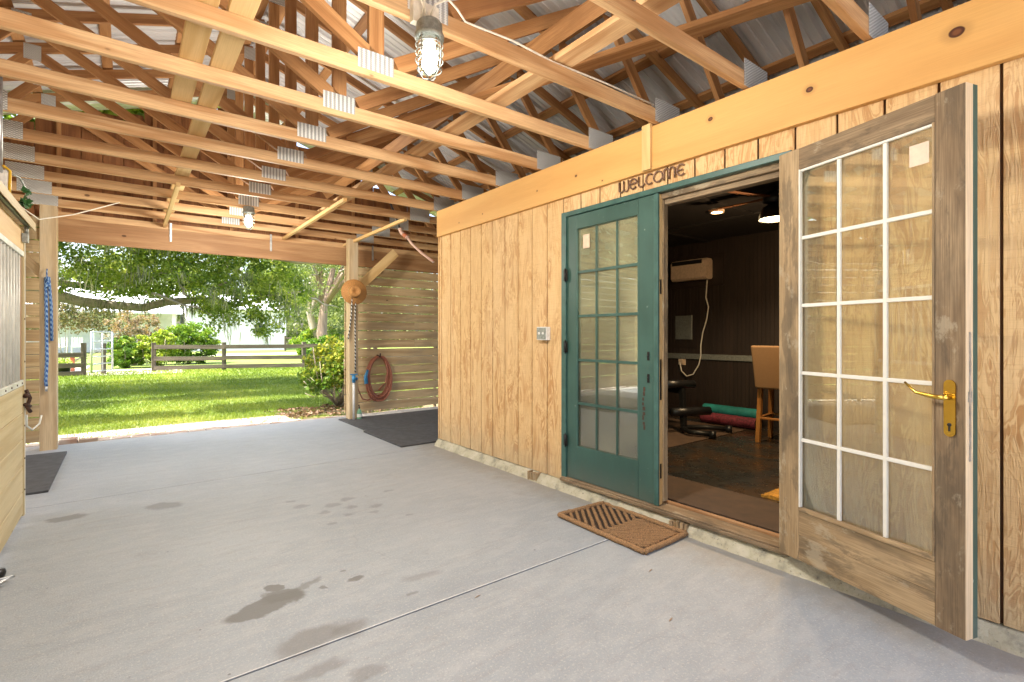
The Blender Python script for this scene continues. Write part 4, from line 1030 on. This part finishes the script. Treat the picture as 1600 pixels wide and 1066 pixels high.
# ------------------------------------------------------------------ vegetation
def foliage_mesh(name,clusters,size,mat,parent=None,flat=.0,origin=None,aspect=.55,droop=0.):
    pos=[];tt=[]
    for (c,r,n,*tv) in clusters:
        p=rng.normal(size=(n,3)); p/=np.linalg.norm(p,axis=1)[:,None]+1e-9; p*=(rng.random(n)**.45)[:,None]
        pos.append(p*np.array(r)+np.array(c)); base=tv[0] if tv else rng.random()
        tt.append(np.clip(base+rng.normal(0,.17,n),0,1))
    pos=np.concatenate(pos); tt=np.concatenate(tt); n=len(pos)
    d=rng.normal(size=(n,3)); d[:,2]=d[:,2]*(1-flat)-droop; d/=np.linalg.norm(d,axis=1)[:,None]
    e=rng.normal(size=(n,3)); e-=d*(d*e).sum(1)[:,None]; e/=np.linalg.norm(e,axis=1)[:,None]
    s=size*(.6+.8*rng.random(n))[:,None]
    v=np.empty((n,4,3)); v[:,0]=pos-d*s*.5; v[:,2]=pos+d*s*.5; v[:,1]=pos+e*s*aspect*.5; v[:,3]=pos-e*s*aspect*.5
    f=np.arange(n*4).reshape(n,4)
    g=np.zeros((n,4,3)); g[:,:,0]=tt[:,None]
    return fastmesh(name,v.reshape(-1,3),f,g.reshape(-1,3),mat,parent,origin)
def fastmesh(name,v,f,g,mat,parent=None,origin=None):
    me=bpy.data.meshes.new(name); k=f.shape[1]
    if parent is not None: org=np.array(ORG[parent.name])
    elif origin is not None: org=np.array(origin,float)
    else: mn=v.min(0);mx=v.max(0); org=np.array([(mn[0]+mx[0])/2,(mn[1]+mx[1])/2,mn[2]])
    vv=(v-org).astype(np.float32)
    me.vertices.add(len(vv)); me.vertices.foreach_set('co',vv.ravel())
    me.loops.add(f.size); me.loops.foreach_set('vertex_index',f.astype(np.int32).ravel())
    me.polygons.add(len(f)); me.polygons.foreach_set('loop_start',(np.arange(len(f))*k).astype(np.int32))
    me.polygons.foreach_set('loop_total',np.full(len(f),k,dtype=np.int32))
    at=me.attributes.new('g','FLOAT_VECTOR','POINT'); at.data.foreach_set('vector',g.astype(np.float32).ravel())
    me.materials.append(M[mat]); me.update(calc_edges=True)
    o=bpy.data.objects.new(name,me); COL.objects.link(o); ORG[o.name]=tuple(org)
    if parent is not None: o.parent=parent
    else: o.location=org
    return o
def strands(name,tops,mat,parent,lo=.3,hi=1.,wd=.02,per=14,spread=.12):
    vs=[];tt=[]
    for c in tops:
        L0=rng.uniform(lo,hi); base=rng.random()
        for _ in range(per):
            p=np.array(c)+rng.normal(0,spread,3)*[1,1,.3]; L=L0*rng.uniform(.4,1); w_=wd*rng.uniform(.5,1.2); a=rng.uniform(0,math.pi); e=np.array([math.cos(a),math.sin(a),0])*w_
            k=rng.normal(0,.03,3)*[1,1,0]
            m1=p+[0,0,-L*.5]+k; m2=p+[0,0,-L]+k*1.5
            vs.append([p-e*.6,p+e*.6,m1+e,m1-e]); vs.append([m1-e,m1+e,m2+e*.2,m2-e*.2]); tt+= [np.clip(base+rng.normal(0,.2),0,1)]*2
    v=np.array(vs); n=len(v); g=np.zeros((n,4,3)); g[:,:,0]=np.array(tt)[:,None]
    return fastmesh(name,v.reshape(-1,3),np.arange(n*4).reshape(n,4),g.reshape(-1,3),mat,parent)
def holes(p,s=1.0,ph=0.):
    return np.sin(p[:,0]*1.7*s+ph)+np.sin(p[:,1]*1.3*s+2+ph)+np.sin(p[:,2]*2.6*s+1.3*ph+1)+.8*np.sin((p[:,0]+p[:,2])*3.3*s+ph)
def wobble(a,b,n,amp,seed):
    r_=np.random.default_rng(seed); a=np.array(a,float);b=np.array(b,float); P=[a+(b-a)*i/n for i in range(n+1)]
    for i in range(1,n): P[i]=P[i]+r_.normal(0,amp,3)
    return P
# big live oak
oak=thing('oak_tree','sprawling live oak with hanging moss over the lawn','tree',(-7.5,17.5,-.06))
m=MB(); m.tube([(-7.5,17.5,-.1),(-7.4,17.4,1.2),(-7.0,17.2,2.4),(-6.2,17,3.4)],[.75,.55,.5,.42],14); m.tube([(-7.2,17.3,1.9),(-8.3,18,3.6),(-9.5,18.5,5.5)],[.45,.35,.2],10); m.build('trunk','bark',oak)
limb=MB()
limb.tube([(-6.6,17.1,2.8),(-4.6,16.6,2.75),(-2.6,16.2,2.50),(-1.35,16,2.24),(-.85,16,2.09),(-.25,16,2.03),(.35,16,1.98),(.85,15.9,2.14),(1.45,15.9,2.21),(1.95,15.8,2.24),(2.4,15.7,2.08),(2.75,15.6,2.20),(3.3,15.5,2.42),(4.4,15.2,2.6)],[.30,.22,.17,.14,.125,.11,.11,.105,.095,.085,.06,.05,.04,.03],10)
limb.tube([(-6.2,17,3.4),(-4,16.8,2.95),(-2.4,16.3,2.75),(-1.2,16,2.52),(-.4,15.8,2.40),(.5,15.5,2.7),(1.6,15.2,3.3)],[.3,.18,.12,.085,.06,.05,.03],9)
limb.tube([(-6.2,17,3.4),(-3,15.5,3.9),(0,14.5,3.55),(2,14.2,3.5),(3.6,14,3.25),(5.5,13.8,3.3)],[.35,.28,.2,.15,.09,.05],9)
limb.tube([(-6.2,17,3.4),(-3,18,4.8),(1,18.5,5.2),(5,18.3,5.0)],[.3,.25,.18,.08],9)
for k in range(34):
    a=np.array([rng.uniform(-3,5.5),rng.uniform(13.8,17),rng.uniform(2.2,3.8)]); b=a+rng.normal(0,.6,3)*[1,1,.7]+[.3,0,-.1]
    limb.tube([tuple(p) for p in wobble(a,b,4,.06,k)],[.035,.03,.022,.016,.008],6)
limb.build('limb','bark',oak)
LX=[-9,-3,-1.6,-.9,-.3,.5,1.3,1.6,1.85,2.05,2.3,2.6,2.9,3.15,3.5,3.9,5,11]
LZ=[2.9,2.6,2.38,2.25,2.12,2.12,2.15,1.9,1.35,1.22,1.4,1.65,1.35,1.12,1.35,1.9,2.4,2.6]
cl=[]; N=3600
P=np.column_stack([rng.uniform(-5,6.5,N),rng.uniform(13.8,17.2,N),rng.uniform(1.1,5.0,N)])
lowz=np.interp(P[:,0]*15.5/P[:,1],LX,LZ)
keep=(P[:,2]>lowz+rng.uniform(0,.25,N))&(holes(P)>-1.3)
keep&=(P[:,0]*15.5/P[:,1]<4.0+.35*np.sin(P[:,2]*3))
P=P[keep]
for p in P: cl.append((p,(.27,.27,.17),44,float(np.clip(rng.normal(.42+.22*np.sin(p[0]*2.3+p[2]*4)*np.sin(p[1]*2+p[2]*3),.25),0,1))))
N=700
P=np.column_stack([rng.uniform(-13,9,N),rng.uniform(11.5,23,N),rng.uniform(4.5,9,N)])
r_=((P[:,0]+4)/8.5)**2+((P[:,1]-15.8)/2.6)**2+((P[:,2]-4)/5)**2
cl2=[(p,(.6,.6,.4),40) for p in P[r_<1]]
for k in range(620):  # unseen leaf clumps added overhead to cast shade patches on the lawn
    p=np.array([rng.uniform(-8.5,1.2),rng.uniform(9.3,13.6),rng.uniform(5,6.6)])
    if math.sin(p[0]*.9+1)+1.3*math.sin(p[1]*2.6-.4)+.6*math.sin(p[0]*2.3+p[1])>-.1 and p[0]<1.3-.9*abs(p[1]-11.4)+2: cl2.append((p,(.45,.3,.3),75))
foliage_mesh('foliage',cl,.09,'oakleaf',oak); foliage_mesh('upper_shade_foliage',cl2,.22,'oakleaf',oak)
tops=[]
for k in range(130):
    x_=rng.uniform(-2,3.8); y_=rng.uniform(13,17); z_=np.interp(x_*15.5/y_,LX,LZ)+rng.uniform(0,1.3); tops.append((x_,y_,z_))
for k in range(40): x_=rng.uniform(-1.3,2.6); tops.append((x_,16-rng.uniform(-.1,.2),2.1+rng.uniform(-.05,.1)))
strands('moss',tops,'moss',oak,.15,.55,.009,11,.10)
# trees behind at right
def bgtree(name,lab,base,crown,rad,n,size,mat,trunk=None,bark='bark',grp=None,low=0.):
    t=thing(name,lab,'tree',base,grp)
    m=MB(); tr=trunk or [base,(base[0]+.2,base[1],crown[2]*.5),(crown[0],crown[1],crown[2])]
    m.tube(tr,[.32-.2*i/(len(tr)-1) for i in range(len(tr))],9)
    for k in range(6):
        a=Vector(tr[-2]); bb=rng.normal(0,.35,3)*np.array(rad); bb[2]=abs(bb[2]); b=Vector(crown)+Vector(bb); m.tube([a,(a+b)/2+Vector((0,0,.3)),b],[.14,.09,.03],6)
    m.build('trunk',bark,t)
    cc=[]
    for _ in range(n):
        p=rng.normal(size=3); p/=np.linalg.norm(p); p=p*rng.random()**.4*np.array(rad)+np.array(crown)
        if p[2]<low: continue
        cc.append((p,(.5,.5,.4),60))
    cc=[c for c in cc if holes(np.array([c[0]]),.6,base[0])[0]>-1.4]
    foliage_mesh('foliage',cc,size,mat,t); 
    return t
bgtree('oak_tree','mossy oak with a pale leaning trunk beyond the rail fence',(7.9,25.5,-.06),(9.0,25.5,5.3),(4.6,3.0,3.4),430,.14,'farleaf',[(7.9,25.2,-.1),(7.7,25.4,1.4),(7.8,25.4,2.7),(8.3,25.5,4.6)],'barkpale','oaks beyond the rail fence',2.1)
bgtree('oak_tree','dark trunked oak behind the pale leaning one',(9.0,30,-.06),(11.5,31,5),(5.5,3.5,3.8),520,.17,'farleaf',[(9.0,30,-.1),(8.7,30,1.4),(8.4,30,2.6),(9.5,30.5,5)],'bark','oaks beyond the rail fence',2.0)
bgtree('oak_tree','hazy tall tree standing behind the white house',(6,62,-.06),(5,62,7),(9,4,5),380,.3,'farleaf',None,'bark',None,3.0)
bgtree('oak_tree','tree rising left of the white house roof',(-9,60,-.06),(-9,60,5.5),(9,4,3.0),260,.3,'farleaf',None,'bark',None,2.4)
# distant woods mass
cc=[]
for _ in range(700):
    x_=rng.uniform(12,60); cc.append(((x_,rng.uniform(60,74),rng.uniform(0,9)),(1.6,1.6,1.3),40))
for _ in range(260):
    x_=rng.uniform(-70,-12); cc.append(((x_,rng.uniform(60,74),rng.uniform(0,6)),(1.6,1.6,1.3),40))
o=foliage_mesh('woods',cc,.55,'farleaf'); tag(o,'far belt of trees closing the view beyond the house','woods',kind='stuff')

def shrub(name,lab,base,rad,n,size,mat,stems=6,grp=None,per=45,tv=None,low=.05):
    t=thing(name,lab,'shrub',base,grp); b=np.array(base)
    m=MB()
    for k in range(stems):
        a=rng.uniform(0,6.28); e=b+np.array([math.cos(a)*rad[0]*.8,math.sin(a)*rad[1]*.8,rad[2]*rng.uniform(.8,1.7)]); mid=(b+e)/2+np.array([math.cos(a)*rad[0]*.25,math.sin(a)*rad[1]*.25,-rad[2]*.15])
        m.tube([tuple(b),tuple(mid),tuple(e)],[.02,.014,.006],6)
    m.build('stem','bark',t)
    cc=[]
    for _ in range(n):
        p=rng.normal(size=3); p/=np.linalg.norm(p); p=p*rng.random()**.35*np.array(rad)+b+[0,0,rad[2]]
        if p[2]<b[2]+low: continue
        v=(p[2]-b[2])/(2*rad[2]); cc.append((p,(.13*rad[0]+.03,.13*rad[0]+.03,.10*rad[0]+.03),per,float(np.clip((tv if tv is not None else v)+rng.normal(0,.15),0,1))))
    foliage_mesh('foliage',cc,size,mat,t); return t
# croton beside the right post
cr=shrub('croton_bush','leafy bush with yellow tipped leaves just outside the right post','x' and (3.15,9.35,-.06),(.64,.58,.66),300,.075,'croton',9,None,26,None,.42)
m=MB()
for k in range(9):
    P=wobble((3.15,9.3,-.05),(2.55+.13*k,9.1+.1*(k%3),.55+.1*(k%4)),5,.05,50+k); m.tube([tuple(p) for p in P],[.014,.012,.011,.009,.007,.004],6)
for k in range(4):
    P=wobble((3.1,9.2,.1),(2.45,9.0+.05*k,.28+.1*k),5,.04,80+k); m.tube([tuple(p) for p in P],.007,5)
m.build('bare_branch','bark',cr)
foliage_mesh('drooping_leaves',[((2.50,9.0,.42),(.08,.08,.10),26,.3),((2.62,9.05,.30),(.08,.08,.08),22,.3),((2.45,9.0,.62),(.09,.09,.12),40,.5),((2.75,9.05,.36),(.1,.08,.07),18,.2)],.085,'croton',cr)
m=MB()
v_=[]; 
for i in range(30):
    a=2*math.pi*i/30; v_.append((3.4+1.35*math.cos(a)*(1+.1*math.sin(5*a)),8.98+.62*math.sin(a)*(1+.1*math.cos(7*a)),-.045))
m.add(v_,[tuple(range(30))],v_); o=m.build('mulch_bed','mulch'); tag(o,'dark mulch bed under the bush','mulch',kind='structure')
cc=[((rng.uniform(2.0,4.6),rng.uniform(8.45,9.5),-.03),(.12,.12,.015),12) for _ in range(150)]
o=foliage_mesh('leaf_litter',cc,.06,'litter',flat=.8); tag(o,'fallen brown leaves under the bush by the pavers','leaf litter',kind='stuff')
shrub('yellow_bush','bright yellow green bush right of the metal gate',(1.0,25.5,-.06),(.75,.7,.78),160,.10,'bushleaf',5,None,40,.85)
shrub('green_bush','rounded bright green bush behind the first rail fence post',(2.3,27.5,-.06),(1.25,1.0,.95),260,.11,'bushleaf',5,None,45,.45)
shrub('green_bush','low green bush between the gate and the yellow bush',(.05,25.6,-.06),(.75,.6,.62),140,.10,'bushleaf',5,None,40,.35)
shrub('bougainvillea','tall sparse shrub with dry pinkish leaves above the gate bushes',(.3,27.5,-.06),(1.1,.8,1.25),150,.10,'dryleaf',8,None,30,None)
shrub('hedge_bush','dark bush hanging over the porch of the white house',(-2.2,30,-.06),(2.6,.9,1.42),300,.12,'dryleaf',8,None,36,.35,1.55)
shrub('green_bush','dark leafy bush where the rail fence ends at right',(7.3,23.5,-.06),(1.1,.8,.62),200,.16,'bushleaf',5,None,30,.15)
shrub('green_bush','light green shrub beyond the fence under the leaning oak',(9.0,30,-.06),(1.6,.9,.85),160,.16,'bushleaf',5,None,30,.6)
# grass blades
def grass():
    n=150000
    y=8.35+(rng.random(n)**1.6)*15; x=rng.uniform(-.16,.62,n)*y-.8
    lim=(y>8.9)|(rng.random(n)<.25); x=x[lim];y=y[lim]; n=len(x)
    bare=(np.sin(x*2.1)+np.sin(y*3.7+x)+rng.normal(0,.6,n)>1.2)&(y<9.9); x=x[~bare];y=y[~bare]; n=len(x)
    h=rng.uniform(.02,.055,n)*(1+.04*(y-8)); a=rng.uniform(0,6.28,n); wd=.004*(1+.12*(y-8))
    l=rng.normal(0,.6,(n,2))*h[:,None]
    v=np.empty((n,3,3)); z0=-.06
    v[:,0]=np.column_stack([x-np.cos(a)*wd,y-np.sin(a)*wd,np.full(n,z0)]); v[:,1]=np.column_stack([x+np.cos(a)*wd,y+np.sin(a)*wd,np.full(n,z0)])
    v[:,2]=np.column_stack([x+l[:,0],y+l[:,1],z0+h]); g=np.zeros((n,3,3)); t=np.clip(.45+.2*np.sin(x*1.3+np.sin(y*.8))+.22*np.sin(x*3.1+y*2.3)*np.sin(y*1.9-x)+rng.normal(0,.2,n),0,1); g[:,:,0]=t[:,None]
    o=fastmesh('grass',v.reshape(-1,3),np.arange(n*3).reshape(n,3),g.reshape(-1,3),'blade'); tag(o,'short green grass on the lawn beyond the pavers','grass',kind='stuff')
grass()
# ------------------------------------------------------------------ rail fence, gate
def fencerun(lab,posts,rails,ht=1.0):
    t=thing('rail_fence',lab,'fence',(posts[0][0],posts[0][1],-.06))
    for (x_,y_) in posts:
        m=MB(); m.box(x_-.07,x_+.07,y_-.07,y_+.07,-.1,ht,'z',ch=.01); m.build('post','fence',t)
    for a,b in zip(posts[:-1],posts[1:]):
        for z_ in rails:
            m=MB(); j=random.uniform(-.015,.015); m.beam((a[0],a[1]-.09,z_+j),(b[0],b[1]-.09,z_-j),.15,.035,(0,1,0)); m.build('rail','fence',t)
fencerun('dark three rail fence right of the gate',[(.82,22.5),(2.97,21.8),(5.69,21.1),(8.4,20.4),(11,19.8)],(.83,.40,.08))
fencerun('dark rail fence left of the metal gate',[(-1.08,21.5),(-3.2,21.6),(-5.4,21.7)],(.62,.30,.02),1.02)
fencerun('far pale rail fence below the oaks',[(10.4,44),(12.2,43.6),(14.5,43)],(1.0,.65,.3),1.2)
m=MB(); m.box(-.66,-.52,21.9,22.04,-.1,1.0,'z',ch=.01); o=m.build('gate_post','fence'); tag(o,'leaning dark post behind the open metal gate','post')
gt=thing('metal_gate','silver tubular metal gate standing open','gate',(-.8,21.9,-.05))
ga,gb=Vector((-.86,21.0,0)),Vector((-.36,22.4,0))
m=MB()
for p in (ga,gb): m.tube([p+UZ*.05,p+UZ*1.38],.028,8)
for z_ in (.08,.32,.56,.80,1.06,1.37): m.tube([ga+UZ*z_,gb+UZ*z_],.022,8)
m.tube([ga.lerp(gb,.5)+UZ*.08,ga.lerp(gb,.5)+UZ*1.37],.018,8); m.build('gate_tube','galv',gt)
# ------------------------------------------------------------------ white houses
def house(lab,x0,x1,y0,y1,zt,ridge,wins,roofm='whiteroof',col=None,over=.4):
    t=thing('white_house',lab,'house',((x0+x1)/2,y0,-.06))
    m=MB(); z=-.06
    while z<zt:
        m.prism([(x0,y0-.02,z),(x0,y0,z+.2),(x0,y0+.03,z+.2),(x0,y0+.03,z)],(1,0,0),x1-x0); z+=.2
    m.box(x0,x1,y0+.031,y1,-.06,zt,'x'); m.build('wall','whitehouse',t)
    m=MB(); 
    m.prism([(x0-over,y0-over,zt-.05),(x0-over,(y0+y1)/2,ridge),(x0-over,y1+over,zt-.05),(x0-over,y1+over,zt-.15),(x0-over,(y0+y1)/2,ridge-.12),(x0-over,y0-over,zt-.15)],(1,0,0),x1-x0+2*over); m.build('roof',roofm,t)
    for (a,b,c,d) in wins:
        m=MB(); m.box(a-.08,b+.08,y0-.06,y0-.021,c-.08,d+.08,'x'); wf=m.build('window','muntin',t)
        m=MB(); m.box(a,b,y0-.075,y0-.061,c,d); m.build('pane','windowdark',wf)
    return t
house('long white clapboard house behind the rail fence',3.9,11.3,47.5,54,3.5,4.9,[(8.8,9.5,1.2,2.2)])
h2=house('white porch house with metal roof at left behind the gate',-14,3.4,50,56,3.1,5.6,[(-5.3,-4.3,.9,2.3)])
for x_ in (-1.9,3.0,-8):
    m=MB(); m.box(x_-.12,x_+.12,47.2,47.45,-.06,3.1,'z'); m.build('porch_column','muntin',h2)
m=MB(); m.prism([(-14,47.0,3.0),(-14,50,3.5),(-14,50,3.35),(-14,47.0,2.88)],(1,0,0),17.5); m.build('porch_roof','whiteroof',h2)
for x_,lab in ((-3.5,'white porch chair left of the porch column'),(-2.7,'white porch chair nearest the porch column')):
    t=thing('porch_chair',lab,'chair',(x_,46.5,-.06),'white porch chairs')
    m=MB(); m.box(x_-.3,x_+.3,46.3,46.8,.40,.45); m.build('seat','muntin',t)
    m=MB(); 
    for k in range(5): m.box(x_-.3+.13*k,x_-.22+.13*k,46.75,46.79,.46,1.1)
    m.build('backrest','muntin',t)
    for sx in (-.27,.27):
        for yy in (46.33,46.75): m=MB(); m.box(x_+sx-.03,x_+sx+.03,yy-.02,yy+.02,-.06,.399); m.build('leg','muntin',t)
rb=thing('red_bench','low terracotta coloured bench left of the gate','bench',(-2.6,24,-.06))
m=MB(); m.box(-4.4,-1.35,24.2,24.75,.50,.60,'x',ch=.01); m.build('seat','redbrown',rb)
for x_ in (-4.2,-2.9,-1.6): m=MB(); m.box(x_,x_+.12,24.3,24.65,-.06,.499,'z'); m.build('leg','redbrown',rb)
pt=thing('potted_plant','yellow green plant in a dark pot in front of the red bench','potted plant',(-1.75,22.9,-.06))
m=MB(); m.lathe((-1.75,22.9,-.06),[(0,0),(.22,0),(.30,.28),(.32,.30),(.27,.30),(.26,.26),(0,.26)],18); m.build('pot','black',pt)
foliage_mesh('foliage',[((-1.75,22.9,.33),(.34,.3,.16),260,.7)],.08,'bushleaf',pt)
# small green plant by the conduit
foliage_mesh('leaf_sprig',[((-.545,4.78,2.20),(.03,.05,.035),30,.2),((-.54,4.76,2.27),(.03,.05,.02),14,.7)],.05,'leafplastic')
o=bpy.data.objects['leaf_sprig']; tag(o,'green leaf sprig stuck beside the conduit box','plant')
bpy.context.view_layer.update()
